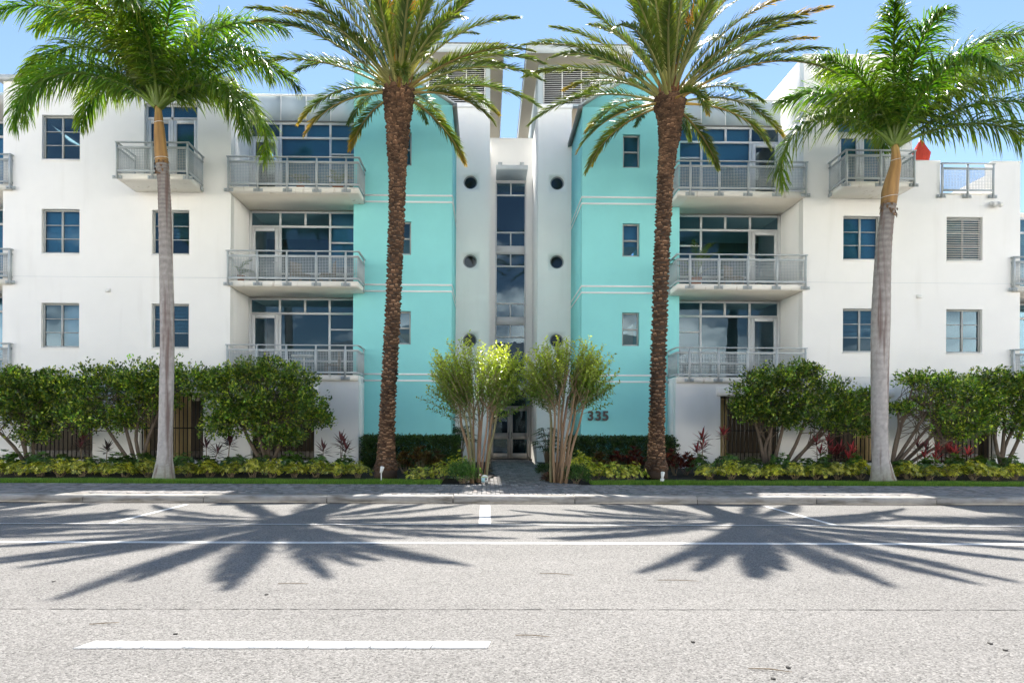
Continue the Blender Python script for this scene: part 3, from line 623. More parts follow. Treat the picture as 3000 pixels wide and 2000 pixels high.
# mirrored outer recess right: bay spans mir(-19.55)=21.57 .. mir(-15.54)=17.56
bp_('recess_roof', 'roofing', -19.7, -15.69, GY, 38, 12.2, 12.6); bp_('cladding_panel', 'panel_grey', -19.7, -15.69, GY, GY + .1, 12.605, 13.2)

# balconies
def balcony(x0, x1, yf, yb, F, left, right, yl=None, yr=None, slab=True, first=None, wall_y=None):
    sl = MB()
    if slab: sl.prism_x([(yf + .04, F - .19), (yb, F - .19), (yb, F - .006), (yf + .04, F - .006)], x0 + .03, x1 - .03)
    else: sl.box(x0 + .03, x1 - .03, yf + .05, yf + .3, F - .05, F - .006)
    ba = part('balcony', 'slab_edge', sl)
    zt, zm, zb = F + .965, F + .79, F + .06
    hr_ = MB(); hr_.box(x0 - .03, x1 + .03, yf - .035, yf + .035, zt - .035, zt)
    yl = yl or yb; yr = yr or yb
    if left: hr_.box(x0 - .03, x0 + .035, yf + .036, yl - .003, zt - .035, zt)
    if right: hr_.box(x1 - .035, x1 + .03, yf + .036, yr - .003, zt - .035, zt)
    hr_.build('handrail', 'steel', ba)
    n_ = max(2, round((x1 - x0) / .945)); xs = [x0 + .02 + (x1 - x0 - .04) * i / n_ for i in range(n_ + 1)]
    if first: xs = first
    ra = MB()
    ra.box(x0, x1, yf - .02, yf + .02, zm - .025, zm + .025); ra.box(x0, x1, yf - .02, yf + .02, zb - .025, zb + .025)
    if left:
        for z in (zm, zb): ra.box(x0 - .001, x0 + .035, yf + .021, yl - .003, z - .024, z + .024)
    if right:
        for z in (zm, zb): ra.box(x1 - .035, x1 + .001, yf + .021, yr - .003, z - .024, z + .024)
    ra.build('rail', 'steel', ba)
    for x in xs:
        MB().box(x - .024, x + .024, yf - .025, yf + .025, F - .16, zt - .036).build('post', 'steel', ba)
        b_ = MB(); b_.box(x - .15, x + .15, yf + .026, yf + .039, F - .17, F - .065)
        for dx in (-.1, .1): b_.tube([(x + dx, yf + .03, F - .118), (x + dx, yf - .005, F - .118)], .028, 8)
        b_.build('bracket', 'steel', ba)
    def mesh(a, b_, horizontal, fx):
        g = MB(); sp = .05; r_ = .0055; z0, z1 = zb + .026, zm - .026
        def bx_(u0, u1, v0, v1, d):
            if horizontal: g.box(u0, u1, fx - d, fx + d, v0, v1)
            else: g.box(fx - d, fx + d, u0, u1, v0, v1)
        fr_ = .022
        bx_(a, a + fr_, z0, z1, .012); bx_(b_ - fr_, b_, z0, z1, .012); bx_(a + fr_, b_ - fr_, z0, z0 + fr_, .012); bx_(a + fr_, b_ - fr_, z1 - fr_, z1, .012)
        n1 = max(1, round((b_ - a - 2 * fr_) / sp)); n2 = max(1, round((z1 - z0 - 2 * fr_) / sp))
        for i in range(1, n1): u_ = a + fr_ + (b_ - a - 2 * fr_) * i / n1; bx_(u_ - r_, u_ + r_, z0 + fr_, z1 - fr_, .0045)
        for j in range(1, n2): q = z0 + fr_ + (z1 - z0 - 2 * fr_) * j / n2; bx_(a + fr_, b_ - fr_, q - r_, q + r_, .0035)
        g.build('mesh_panel', 'steel', ba)
    ed = sorted(set([x0 - .0] + xs + [x1 + .0]))
    for i in range(len(ed) - 1):
        a, b_ = ed[i] + .03, ed[i + 1] - .03
        if b_ - a > .08: mesh(a, b_, True, yf)
    for flag, x, ye in ((left, x0 + .017, yl), (right, x1 - .017, yr)):
        if flag:
            m_ = (yf + ye) / 2; mesh(yf + .05, ye - .03, False, x)
            MB().box(x - .018, x + .018, ye - .075, ye - .028, F - .16, zt - .036).build('post', 'steel', ba)
            b_ = MB(); s_ = 1 if x > (x0 + x1) / 2 else -1; xb_ = x + s_ * .0; b_.box(min(xb_ + s_ * .002, xb_ + s_ * .03), max(xb_ + s_ * .002, xb_ + s_ * .03), ye - .2, ye - .02, F - .17, F - .065); b_.build('bracket', 'steel', ba)
    return ba
RY = 22.18
for T in ((lambda x: x), mir):
    for z in (F2, F3, F4):
        a, b_ = sorted((T(-8.42), T(-4.17))); ps = sorted(T(x) for x in (-8.39, -7.44, -6.49, -5.54, -4.59))
        balcony(a, b_, RY, GY - .003, z, T(0) != 0, T(0) == 0, BY, BY, True, ps)
        bp_('soffit_finish', 'soffit', min(T(-8.345), T(-4.565)), max(T(-8.345), T(-4.565)), WY + .02, GY - .01, z - .199, z - .1905)
balcony(-11.43, -9.23, 21.15, WY - .003, F4, True, True); balcony(11.2, 13.38, 21.2, WY - .003, F4, True, True)
for z in (F2, F3, F4): balcony(-20.0, -15.36, RY, GY - .003, z, False, True, None, WY)
for z in (F2, F3): balcony(17.27, 21.9, RY, GY - .003, z, True, False, WY, None)
balcony(14.9, 16.64, RY + .04, GY, F4 + .02, False, False, slab=False)
# canopy over the upper right balcony
cn = MB().prism_x([(21.3, 12.28), (21.35, 12.22), (WY - .003, 12.22), (WY - .003, 12.36), (21.3, 12.40)], 10.6, 13.9).build('door_canopy', 'panel_grey', bld)
bp_('tie_plate', 'steel', 10.85, 11.06, WY - .03, WY - .003, 13.05, 13.26, parent=cn); MB().tube([(10.955, WY - .04, 13.15), (11.0, 21.5, 12.40)], .035, 8).build('tie_rod', 'steel', cn)
bp_('tie_plate', 'steel', 13.3, 13.51, WY - .03, WY - .003, 13.05, 13.26, parent=cn); MB().tube([(13.405, WY - .04, 13.15), (13.4, 21.5, 12.40)], .035, 8).build('tie_rod', 'steel', cn)
# wall vents and floodlights
def vent(p, name='wall_vent'):
    x, y, z = p; MB().add([(x - .07, y, z - .06), (x + .07, y, z - .06), (x + .07, y, z + .06), (x - .07, y, z + .06), (x - .07, y - .09, z - .05), (x + .07, y - .09, z - .05), (x + .06, y - .05, z + .05), (x - .06, y - .05, z + .05)],
        [(0, 3, 2, 1), (4, 5, 6, 7), (0, 1, 5, 4), (1, 2, 6, 5), (2, 3, 7, 6), (3, 0, 4, 7)]).build(name, 'white_plastic', bld)
vent(at(318, 851, WY)); vent(at(2691, 869, WY))
p = at(2911, 602, WY); fl = bp_('floodlight', 'white_plastic', p.x - .06, p.x + .06, WY - .05, WY - .002, p.z - .03, p.z + .09)
for s_ in (-1, 1): MB().tube([(p.x + s_ * .1, WY - .04, p.z + .06), (p.x + s_ * .1, WY - .2, p.z - .04)], [.06, .08], 12).build('lamp_head', 'white_plastic', fl)
# house number, read from the photograph
nx = [at(px, 1218, BY) for px in (1733, 1755, 1778)]; nx = [3.44, 3.70, 3.95]
for ch, x in zip('335', nx):
    cu_ = bpy.data.curves.new('digit', 'FONT'); cu_.body = ch; cu_.size = 0.44; cu_.extrude = 0.012; cu_.offset = 0.014; cu_.bevel_depth = 0.002
    to = bpy.data.objects.new('t', cu_); C.objects.link(to); bpy.context.view_layer.update()
    me = bpy.data.meshes.new_from_object(to.evaluated_get(bpy.context.evaluated_depsgraph_get())); bpy.data.objects.remove(to)
    me.materials.clear(); me.materials.append(M['bronze'])
    o_ = link('house_number_digit', me, bld, (x, BY - .055, 1.885)); o_.rotation_euler = (PI / 2, 0, 0)

# ------------------------------------------------------------------ plants
def nrm(a): return a / np.maximum(np.linalg.norm(a, axis=-1, keepdims=True), 1e-9)
def frond_geom(L, el0, droop, N, lmax, wid, fwd=(65, 28), v=(25, 10), sag=0.3, s0=0.18, rad=.026, plum=0.25, col=(.08, .12, .03), tip=None, rach=(.30, .30, .10), seed=0, cut=1.0):
    g = np.random.default_rng(seed); n_ = 26; s = np.linspace(0, 1, n_); ang = el0 - droop * s ** 1.4
    d = np.stack([np.cos(ang), np.zeros(n_), np.sin(ang)], 1); p = np.concatenate([[[0, 0, 0]], np.cumsum(d[:-1] * L / (n_ - 1), 0)])
    sw = g.uniform(-.09, .09) * L * s ** 2; p[:, 1] += sw
    V = []; Q = []; T3 = []; Cc = []
    # rachis
    up = np.stack([-np.sin(ang), np.zeros(n_), np.cos(ang)], 1); k = 5; r = rad * (1 - s) ** .8 + .004; r[:4] *= np.array([2.2, 1.6, 1.25, 1.1])
    for j in range(k):
        a = 2 * PI * j / k; V.append(p + (np.array([0, 1, 0]) * math.cos(a) * 1.3 + up * math.sin(a)) * r[:, None])
    V = np.stack(V, 1).reshape(-1, 3); i, j = np.meshgrid(np.arange(n_ - 1), np.arange(k), indexing='ij'); i = i.ravel(); j = j.ravel()
    Q = np.stack([i * k + j, i * k + (j + 1) % k, (i + 1) * k + (j + 1) % k, (i + 1) * k + j], 1)
    rc = np.array(rach)[None] * (1 - .35 * s[:, None]) ; Cc = np.repeat(rc, k, 0)
    # leaflets
    side = np.tile([1, -1], N); sl = np.repeat(s0 + (1 - s0) * (np.arange(N) + .5) / N, 2) + g.normal(0, .004, 2 * N); sl = np.clip(sl, 0, .999)
    f = sl * (n_ - 1); i0 = f.astype(int); fr_ = (f - i0)[:, None]
    b0 = p[i0] * (1 - fr_) + p[np.minimum(i0 + 1, n_ - 1)] * fr_; t = d[i0]; u_ = up[i0]; B = np.zeros_like(t); B[:, 1] = side
    q = (sl - s0) / (1 - s0); aa = np.radians(fwd[0] + (fwd[1] - fwd[0]) * q) + g.normal(0, .09, 2 * N)
    vv = np.radians(v[0] + (v[1] - v[0]) * q) + g.normal(0, plum, 2 * N)
    dr = nrm(t * np.cos(aa)[:, None] + np.sin(aa)[:, None] * (B * np.cos(vv)[:, None] + u_ * np.sin(vv)[:, None]))
    ll = lmax * np.clip(np.sin(PI * (0.12 + .80 * q)) ** .7, .25, 1) * g.uniform(.82, 1.1, 2 * N)
    grav = np.array([0, 0, -1.0]); d2 = nrm(dr + grav * sag * g.uniform(.5, 1.4, (2 * N, 1))); d3 = nrm(dr + grav * sag * 2.3 * g.uniform(.6, 1.3, (2 * N, 1)))
    m1 = b0 + dr * ll[:, None] * .3; m2 = m1 + d2 * ll[:, None] * .38; tp = m2 + d3 * ll[:, None] * .32
    wv = nrm(np.cross(dr, u_ + g.normal(0, .35, (2 * N, 3)))) * wid * g.uniform(.8, 1.2, (2 * N, 1)); w2 = nrm(np.cross(d2, u_ + g.normal(0, .35, (2 * N, 3)))) * wid
    base = len(V); LV = np.stack([b0 - wv * .45, b0 + wv * .45, m1 - wv, m1 + wv, m2 - w2 * .75, m2 + w2 * .75, tp], 1).reshape(-1, 3)
    o = base + np.arange(2 * N) * 7
    Q = np.concatenate([Q, np.stack([o, o + 1, o + 3, o + 2], 1), np.stack([o + 2, o + 3, o + 5, o + 4], 1)]); T3 = np.stack([o + 4, o + 5, o + 6], 1)
    lc = np.array(col)[None] * g.uniform(.72, 1.3, (2 * N, 1)) * (1 + np.array([.25, .0, .1]) * g.normal(0, .5, (2 * N, 1)))
    lcv = np.repeat(lc[:, None, :], 7, 1)
    if tip is not None:                     # sun-scorched tips
        k_ = np.clip((q - tip[1]) / .25, 0, 1)[:, None, None] * np.array([.3, .3, .6, .6, 1, 1, 1])[None, :, None] * g.uniform(.3, 1, (2 * N, 1, 1)); lcv = lcv * (1 - k_) + np.array(tip[0])[None, None] * k_
    else:
        k_ = np.array([0, 0, 0, 0, .12, .12, .4])[None, :, None]; lcv = lcv * (1 - k_) + np.array([.35, .28, .05]) * k_
    return np.concatenate([V, LV]), [Q, T3], np.concatenate([Cc, np.clip(lcv, 0, 1).reshape(-1, 3)])

def spline(pts, n_):
    pts = [np.array(p, float) for p in pts]; P_ = [2 * pts[0] - pts[1]] + pts + [2 * pts[-1] - pts[-2]]; out = []
    seg = len(pts) - 1
    for k in range(n_):
        t = k / (n_ - 1) * seg; i = min(int(t), seg - 1); f = t - i; a, b_, c, d = P_[i:i + 4]
        out.append(.5 * (2 * b_ + (c - a) * f + (2 * a - 5 * b_ + 4 * c - d) * f * f + (3 * b_ - a - 3 * c + d) * f ** 3))
    return np.array(out)

def date_palm(base, ctrl, rad, label, seed):
    g = np.random.default_rng(seed); rt = root('date_palm', base, label, 'palm tree', 'date palms before the entrance')
    n_ = 60; cp = spline(ctrl, n_); rr = np.interp(np.linspace(0, 1, n_), [r_[0] for r_ in rad], [r_[1] for r_ in rad])
    mb = MB(); mb.col = (.075, .05, .034); mb.tube([tuple(p) for p in cp], list(rr * .9), 14); tk = mb.build('trunk', 'boots', rt, smooth=True, cols=True)
    # cut leaf bases in a spiral, each a small wedge
    V = []; Fq = []; Cc = []; Hh = cp[-1][2] - cp[0][2]; z = 0.25; row = 0; kk = 0
    while z < Hh - .02:
        t = z / Hh; f = t * (n_ - 1); i = min(int(f), n_ - 2); c = cp[i] + (cp[i + 1] - cp[i]) * (f - i); r = rr[i] + (rr[i + 1] - rr[i]) * (f - i)
        nb = max(8, int(2 * PI * r / .125)); big = 1 + .7 * max(0, (t - .72) / .28)
        for j in range(nb):
            a = 2 * PI * (j + .5 * (row % 2) + g.uniform(-.12, .12)) / nb; rad_d = np.array([math.cos(a), math.sin(a), 0]); tg = np.array([-math.sin(a), math.cos(a), 0]); up = np.array([0, 0, 1.0])
            w = PI * r / nb * g.uniform(.7, 1.2); h = .075 * big * g.uniform(.6, 1.5); o = .035 * big * g.uniform(.5, 1.5) * (1.0 if t > .06 else .5)
            b0 = c + rad_d * (r * .88) + up * g.uniform(-.035, .035)
            pts = [b0 - tg * w, b0 + tg * w, b0 + tg * w * .75 + rad_d * (o + r * .1) + up * h * .55, b0 - tg * w * .75 + rad_d * (o + r * .1) + up * h * .55, b0 + rad_d * (o * .5) + tg * w * .6 + up * h * 1.0, b0 + rad_d * o * .5 - tg * w * .6 + up * h * 1.0]
            V += pts; Fq += [(kk, kk + 1, kk + 2, kk + 3), (kk + 3, kk + 2, kk + 4, kk + 5), (kk, kk + 3, kk + 5, kk + 5), (kk + 1, kk + 4, kk + 2, kk + 2)]; kk += 6
            lt = g.uniform(.45, 1.35) * (1 + .35 * math.sin(z * 2.3 + seed) * math.sin(a * 2 + z)); dk = np.array([.12, .065, .036]) * lt; fc = np.array([.46, .28, .155]) * lt * (g.random() < .75) + dk * .4
            if t < .05: fc = np.array([.14, .10, .07]) * lt
            Cc += [dk, dk, dk, dk, fc, fc]
        z += .068 * (1 + .25 * max(0, (t - .72) / .28)); row += 1
    V = np.array(V); Fa = np.array(Fq); q4 = Fa[(Fa[:, 2] != Fa[:, 3])]; t3 = Fa[Fa[:, 2] == Fa[:, 3]][:, :3]
    o0 = Vector(base); me = make_mesh('cut_leaf_base', V - np.array(o0), [q4, t3], 'boots', np.array(Cc)); ob = link('cut_leaf_base', me, rt, o0); ob['kind'] = 'stuff'
    top = cp[-1]; N = 54
    for i in range(N):
        t = i / (N - 1); az = i * R(137.5) + g.uniform(-.2, .2); el = R((-4 + g.uniform(-8, 8)) if i < 5 else 12 + 76 * t ** 1.15 + g.uniform(-6, 6)); el = min(el, R(86))
        L = (2.7 if i < 5 else 4.1) - .7 * max(0, t - .6) + g.uniform(-.25, .25); dr = R(58 - 20 * t + g.uniform(-10, 10))
        tip = ((.62, .36, .05), g.uniform(.45, .85)) if g.random() < (.4 if t < .35 else .2) else None
        k = 1 - .1 * t; col = np.array([.125, .18, .036]) * k if g.random() < .6 else np.array([.09, .15, .045])
        Vf, Ff, Cf = frond_geom(L, el, dr, 150, .48, .013, (45, 15), (46, 14), .12, .2, .030, .28, tuple(col), tip, (.42, .40, .16) if t > .1 else (.45, .33, .12), seed * 100 + i)
        me = make_mesh('frond', Vf, Ff, 'date_leaf', Cf)
        o = link('frond', me, rt, (top[0] + math.cos(az) * .22 * (1 - .7 * t), top[1] + math.sin(az) * .22 * (1 - .7 * t), top[2] - .12 + .28 * t)); o.rotation_euler = (0, 0, az)
    # fibrous orange sheaths and a flower stalk
    for i in range(16):
        a = i * R(137.5); r0 = .3 * g.uniform(.7, 1); h = g.uniform(.3, .75); mb = MB(); mb.col = tuple(np.array([.42, .17, .06]) * g.uniform(.6, 1.15))
        b0 = Vector((top[0] + math.cos(a) * r0, top[1] + math.sin(a) * r0, top[2] - .12)); d = Vector((math.cos(a), math.sin(a), 0)); tg = Vector((-d.y, d.x, 0)); w = g.uniform(.04, .075)
        t1 = b0 + d * .1 + Vector((0, 0, h * .6)); t2 = b0 + d * .16 + Vector((0, 0, h))
        mb.add([b0 - tg * w, b0 + tg * w, b0 - d * .03, t1 - tg * w * .7, t1 + tg * w * .7, t1 - d * .02, t2], [(0, 1, 4, 3), (1, 2, 5, 4), (2, 0, 3, 5), (3, 4, 6), (4, 5, 6), (5, 3, 6)]); mb.build('leaf_sheath', 'bark_tan', rt, cols=True)
    for k in range(2):
        mb = MB(); a = R(250 + 50 * k); st_ = Vector((top[0], top[1], top[2] + .2)); hd = st_ + Vector((math.cos(a) * .75, math.sin(a) * .75, 1.55)); mb.tube([st_, (st_ + hd) / 2 + Vector((0, 0, .15)), hd], [.025, .02, .012], 6)
        for i in range(46):
            dd = Vector((g.normal(0, .28), g.normal(0, .28), g.uniform(-.15, .7))); p1 = hd + dd * .35 + Vector((0, 0, -.02)); p2 = hd + dd * .62 - Vector((0, 0, .05)); mb.tube([hd, p1, p2], [.008, .012, .01], 4, False)
        mb.build('flower_stalk', 'orange_flower', rt)
    return rt
dz = at(1130, 1395, 18.9)
def pxl(lst, Y): return [tuple(at(x, y, Y)) for x, y in lst]
PY = 18.9
radd = [(0, .37), (.03, .33), (.06, .24), (.12, .205), (.45, .195), (.7, .215), (.80, .27), (.88, .30), (.95, .385), (.985, .40), (1, .30)]
c1 = pxl([(1130, 1398), (1136, 1200), (1152, 900), (1163, 600), (1165, 430), (1168, 262)], PY); date_palm(c1[0], c1, radd, 'tall date palm with brown scaly trunk left of the entrance', 3)
c2 = pxl([(1922, 1400), (1925, 1200), (1937, 800), (1950, 520), (1962, 400), (1962, 292)], PY); date_palm(c2[0], c2, radd, 'tall date palm with brown scaly trunk right of the house number', 4)

def royal_palm(ctrl, rads, split, label, fronds, seed, Y):
    g = np.random.default_rng(seed); base = ctrl[0]; rt = root('royal_palm', base, label, 'palm tree', 'pale trunked palms at the sides')
    n_ = 150; cp = spline(ctrl, n_); ts = np.linspace(0, 1, n_); zz = (cp[:, 2] - cp[0, 2]) / (cp[-1, 2] - cp[0, 2]); rr = np.interp(zz, [r_[0] for r_ in rads], [r_[1] for r_ in rads])
    rr = rr * (.80 if seed == 5 else .84); isplit = int(np.argmin(abs(zz - split)))
    mb = MB()
    for i in range(isplit + 1): pass
    rk = rr[:isplit + 1].copy(); rk += .006 * (zz[:isplit + 1] / split) ** 2 * (np.arange(isplit + 1) % 2) + g.normal(0, .0015, isplit + 1)
    mb.tube([tuple(p) for p in cp[:isplit + 1]], list(rk), 20); mb.C = []
    for i in range(isplit + 1):
        z = zz[i] / split; a = np.array([.52, .49, .47]) * (1 - .42 * max(0, z - .45) / .55) * (1 if i % 2 else 1 - .30 * z ** 1.2); a = a * np.array([1, 1 - .06 * z, 1 - .12 * z])
        if z < .07: kb = (1 - z / .07) * .65; a = a * (1 - kb) + np.array([.27, .29, .17]) * kb
        for j in range(20): mb.C.append(tuple(a * g.uniform(.9, 1.08)))
    mb.build('trunk', 'bark_grey', rt, smooth=True, cols=True)
    # ragged collar of dead sheath below the crownshaft
    mb = MB(); c0 = cp[isplit]
    for k in range(34):
        a = k * 2 * PI / 34 + g.uniform(-.1, .1); z0 = g.uniform(-.28, .1); r0 = rr[isplit] * 1.03; h = g.uniform(.05, .12); w = g.uniform(.025, .05); mb.col = tuple(np.array([.23, .13, .065]) * g.uniform(.5, 1.2))
        b0 = Vector(c0) + Vector((math.cos(a) * r0, math.sin(a) * r0, z0)); tg = Vector((-math.sin(a), math.cos(a), 0)); d = Vector((math.cos(a), math.sin(a), 0))
        mb.add([b0 - tg * w, b0 + tg * w, b0 + tg * w * .5 + d * .03 - Vector((0, 0, h)), b0 - tg * w * .6 + d * .025 - Vector((0, 0, h * .7))], [(0, 1, 2, 3)])
    mb.build('old_sheath', 'bark_tan', rt, cols=True, kind='stuff')
    mb = MB(); m_ = n_ - isplit; prof = []
    pts = [tuple(p) for p in cp[isplit:]]; rs = list(rr[isplit:]); mb.tube(pts, rs, 18); mb.C = []
    for i in range(m_):
        for j in range(18):
            k = math.sin(j * 2.1 + i * .08) * .5 + .5; a = np.array([.46, .255, .085]) * (1 - k * .35) + np.array([.10, .16, .03]) * max(0, (i / m_ - .75)) * 2.2; mb.C.append(tuple(a))
    mb.build('crownshaft', 'crownshaft', rt, smooth=True, cols=True)
    for t in (.12, .72):
        i = isplit + int(m_ * t); r = rr[i] + .012; c = cp[i]; MB().tube([(c[0] + math.cos(a) * r, c[1] + math.sin(a) * r, c[2] + .03 * math.sin(a + 1)) for a in np.linspace(0, 2 * PI, 25)], .006, 5, False).build('strap', 'white_plastic', rt)
    top = cp[-1]
    for i, (az, el, dr, L) in enumerate(fronds):
        L *= 1.04 if seed == 5 else 1.14; yel = g.uniform(.85, 1.2); col = np.array([.072, .15, .02]) * g.uniform(.85, 1.25) * np.array([yel, 1, 1])
        Vf, Ff, Cf = frond_geom(L, R(el), R(dr), 182, 1.02, .019, (64, 30), (4, 8), .58, .12, .036, .60, tuple(col), None, (.20, .28, .06), seed * 100 + i)
        me = make_mesh('frond', Vf, Ff, 'royal_leaf', Cf); a = R(az); o = link('frond', me, rt, (top[0] + math.cos(a) * .06, top[1] + math.sin(a) * .06, top[2] - .05 + .1 * el / 90)); o.rotation_euler = (0, 0, a)
    sp = MB(); sp.col = (.16, .2, .05); d = Vector((.12 if seed == 5 else .28, 0, 2.3 if seed == 5 else 3.6)); tp = Vector(top); sp.tube([tp, tp + d * .5, tp + d], [.03, .022, .006], 6); sp.build('spear_leaf', 'date_leaf', rt, cols=True)
RYL = 18.4
cl = pxl([(480, 1402), (484, 1300), (490, 1000), (485, 700), (480, 540), (470, 430), (463, 312)], RYL); hL = cl[-1][2] - cl[0][2]
royal_palm(cl, [(0, .37), (.02, .32), (.05, .255), (.1, .23), (.35, .225), (.55, .215), (.7, .205), (.8, .195), (.835, .20), (.86, .21), (.93, .175), (1, .10)], .845,
    'pale smooth trunked palm with orange crownshaft before the left wing',
    [(186, 48, 150, 4.3), (170, 62, 125, 4.5), (200, 34, 130, 4.1), (150, 50, 115, 4.2), (212, 66, 110, 4.3), (4, 34, 150, 3.8), (-14, 56, 130, 4.1), (20, 62, 115, 4.2), (335, 26, 120, 3.5), (178, 76, 110, 4.5), (4, 74, 100, 4.3), (268, 76, 135, 3.8), (285, 62, 110, 3.5), (245, 70, 120, 3.8), (100, 65, 90, 3.8), (60, 55, 90, 3.8), (130, 78, 80, 3.6), (40, 82, 60, 3.5), (190, 80, 70, 3.6), (310, 74, 95, 3.7)], 5, RYL)
cr_ = pxl([(2586, 1408), (2578, 1300), (2577, 1150), (2580, 950), (2588, 740), (2603, 600), (2610, 545), (2624, 480), (2622, 424)], RYL)
royal_palm(cr_, [(0, .40), (.02, .34), (.06, .26), (.15, .245), (.35, .265), (.47, .285), (.6, .255), (.72, .225), (.80, .205), (.825, .235), (.86, .25), (.93, .175), (1, .10)], .822,
    'pale swollen trunked palm with orange crownshaft before the right wing',
    [(184, 40, 155, 3.9), (160, 64, 95, 3.2), (200, 68, 80, 3.0), (265, 76, 100, 3.3), (280, 55, 120, 3.3), (0, 50, 85, 5.0), (12, 64, 75, 5.2), (-18, 36, 100, 4.2), (345, 24, 105, 3.9), (352, 70, 85, 4.5), (30, 66, 75, 4.2), (322, 50, 95, 3.9), (95, 66, 80, 3.6), (60, 50, 80, 3.9), (130, 78, 60, 3.3), (230, 80, 75, 3.2)], 6, RYL)

def leaf_quads(ctr, dirs, nor, ln, wd):      # one folded leaf each: 2 triangles + 2
    sd = nrm(np.cross(dirs, nor)); a = ctr; b_ = ctr + dirs * ln[:, None]; m_ = ctr + dirs * (ln * .45)[:, None]
    up = nrm(np.cross(sd, dirs)) * (wd * .25)[:, None]
    V = np.stack([a, m_ + sd * wd[:, None] * .5 + up, b_, m_ - sd * wd[:, None] * .5 + up], 1).reshape(-1, 3); o = np.arange(len(ctr)) * 4
    return V, np.concatenate([np.stack([o, o + 1, o + 2], 1), np.stack([o, o + 2, o + 3], 1)])
def foliage_mesh(name, ctr, dirs, nor, ln, wd, cols, mt, origin):
    V, T3 = leaf_quads(ctr, dirs, nor, ln, wd); return make_mesh(name, V - np.array(origin), [T3], mt, np.repeat(np.clip(cols, 0, 1), 4, 0))
def rand_dirs(g, n_): return nrm(g.normal(0, 1, (n_, 3)))
def green(g, n_, base, hi, p=.2, s=.3):
    c = np.array(base)[None] * np.exp(g.normal(0, s, (n_, 1))); k = g.random(n_) < p; c[k] = np.array(hi)[None] * np.exp(g.normal(0, .2, (k.sum(), 1))); return c

def clipped_tree(base_px, lobes, Y, label, seed, dens=1.0, stems=4):
    g = np.random.default_rng(seed); b0 = at(base_px[0], base_px[1], Y); b0.z = bedz(Y) - .03; b0 = Vector(b0)
    rt = root('small_clipped_tree', b0, label, 'small tree', 'clipped multi-stemmed trees along the facade')
    L = [(np.array(at(x, y, Y + dy)), rx * Y / 2000, rz * Y / 2000) for x, y, rx, rz, dy in lobes]
    tk = MB(); ends = []
    low = sorted(L, key=lambda q: q[0][2])
    for k in range(stems):
        c, rx, rz = L[k % len(L)]; e = Vector(c) + Vector((g.uniform(-.2, .2), 0, -rz * .2)); s0 = b0 + Vector((g.uniform(-.12, .12), g.uniform(-.12, .12), 0))
        m1 = s0.lerp(e, .35) + Vector((g.uniform(-.12, .12), g.uniform(-.15, .15), .12)); m2 = s0.lerp(e, .7) + Vector((g.uniform(-.12, .12), g.uniform(-.1, .1), .08))
        pp = spline([s0, m1, m2, e], 10); tk.tube([tuple(q) for q in pp], list(np.linspace(.065, .02, 10)), 7); ends.append(pp)
    tk.build('trunk', 'bark_dark', rt, smooth=True)
    tw_ = MB()
    for c, rx, rz in L:
        for k in range(16):
            pp = ends[int(g.integers(len(ends)))]; s_ = Vector(pp[int(g.integers(4, 10))]); d = rand_dirs(g, 1)[0]; e = Vector(c + d * np.array([rx, min(rx, .8), rz]) * g.uniform(.5, .95))
            if (e - s_).length < 2.2: mid = s_.lerp(e, .5) + Vector((g.uniform(-.1, .1), g.uniform(-.1, .1), g.uniform(-.05, .1))); tw_.tube([s_, mid, e], [.014, .009, .004], 4, False)
    if tw_.V: tw_.build('twig', 'bark_dark', rt, kind='stuff')
    CT = []; NO = []; CM = []
    for c, rx, rz in L:
        ry = min(rx, .85); rx *= .98; rz *= 1.0; nc = int(118 * dens * (rx * rz + .5 * ry * rz) ** .9 * 3.0) + 12
        d = rand_dirs(g, nc); r = g.random(nc) ** .5 * (1 + .3 * np.sin(d[:, 0] * 5 + seed) * np.sin(d[:, 2] * 6)) * np.where(g.random(nc) < .08, 1.28, 1.0); cc = c + d * r[:, None] * np.array([rx, ry, rz])
        m_ = 9; q = np.repeat(cc, m_, 0) + g.normal(0, .06, (nc * m_, 3)); CT.append(q); NO.append(np.repeat(d, m_, 0)); CM.append(np.repeat(np.exp(g.normal(0, .42, nc)), m_))
    ctr = np.concatenate(CT); nd = np.concatenate(NO); cm = np.concatenate(CM)[:, None]; n_ = len(ctr); dirs = nrm(nd * .9 + rand_dirs(g, n_) + np.array([0, 0, .3])); nor = nrm(rand_dirs(g, n_) + np.array([0, -.3, 1.0]))
    cols = green(g, n_, (.075, .145, .02), (.30, .35, .045), .30, .30) * cm
    me = foliage_mesh('foliage', ctr, dirs, nor, g.uniform(.08, .125, n_), g.uniform(.045, .065, n_), cols, 'small_leaf', b0); o = link('foliage', me, rt, b0); o['kind'] = 'stuff'
TY_ = 20.5
clipped_tree((92, 1335), [(20, 1165, 110, 75, 0), (105, 1190, 85, 85, .2), (-80, 1180, 90, 90, 0), (60, 1112, 90, 32, 0), (140, 1130, 60, 45, .1), (100, 1270, 60, 25, 0)], TY_, 'dark clipped multi-stemmed tree at the left end of the facade', 21)
clipped_tree((415, 1332), [(215, 1140, 80, 60, 0), (320, 1112, 90, 42, .2), (400, 1130, 85, 70, 0), (500, 1108, 85, 46, .1), (585, 1115, 60, 38, 0), (255, 1215, 85, 50, -.2), (370, 1228, 65, 36, 0), (470, 1165, 60, 50, .2)], TY_, 'clipped multi-stemmed tree behind the left pale palm trunk', 22)
clipped_tree((785, 1336), [(640, 1130, 60, 48, 0), (720, 1098, 70, 42, 0), (790, 1090, 80, 38, .2), (868, 1120, 60, 48, 0), (700, 1195, 90, 68, -.2), (800, 1185, 100, 68, 0), (900, 1195, 58, 58, 0), (940, 1225, 42, 24, 0), (648, 1240, 60, 36, 0), (815, 1275, 85, 32, 0)], TY_ - .2, 'wide clipped tree below the left balconies', 23, 1.05, 5)
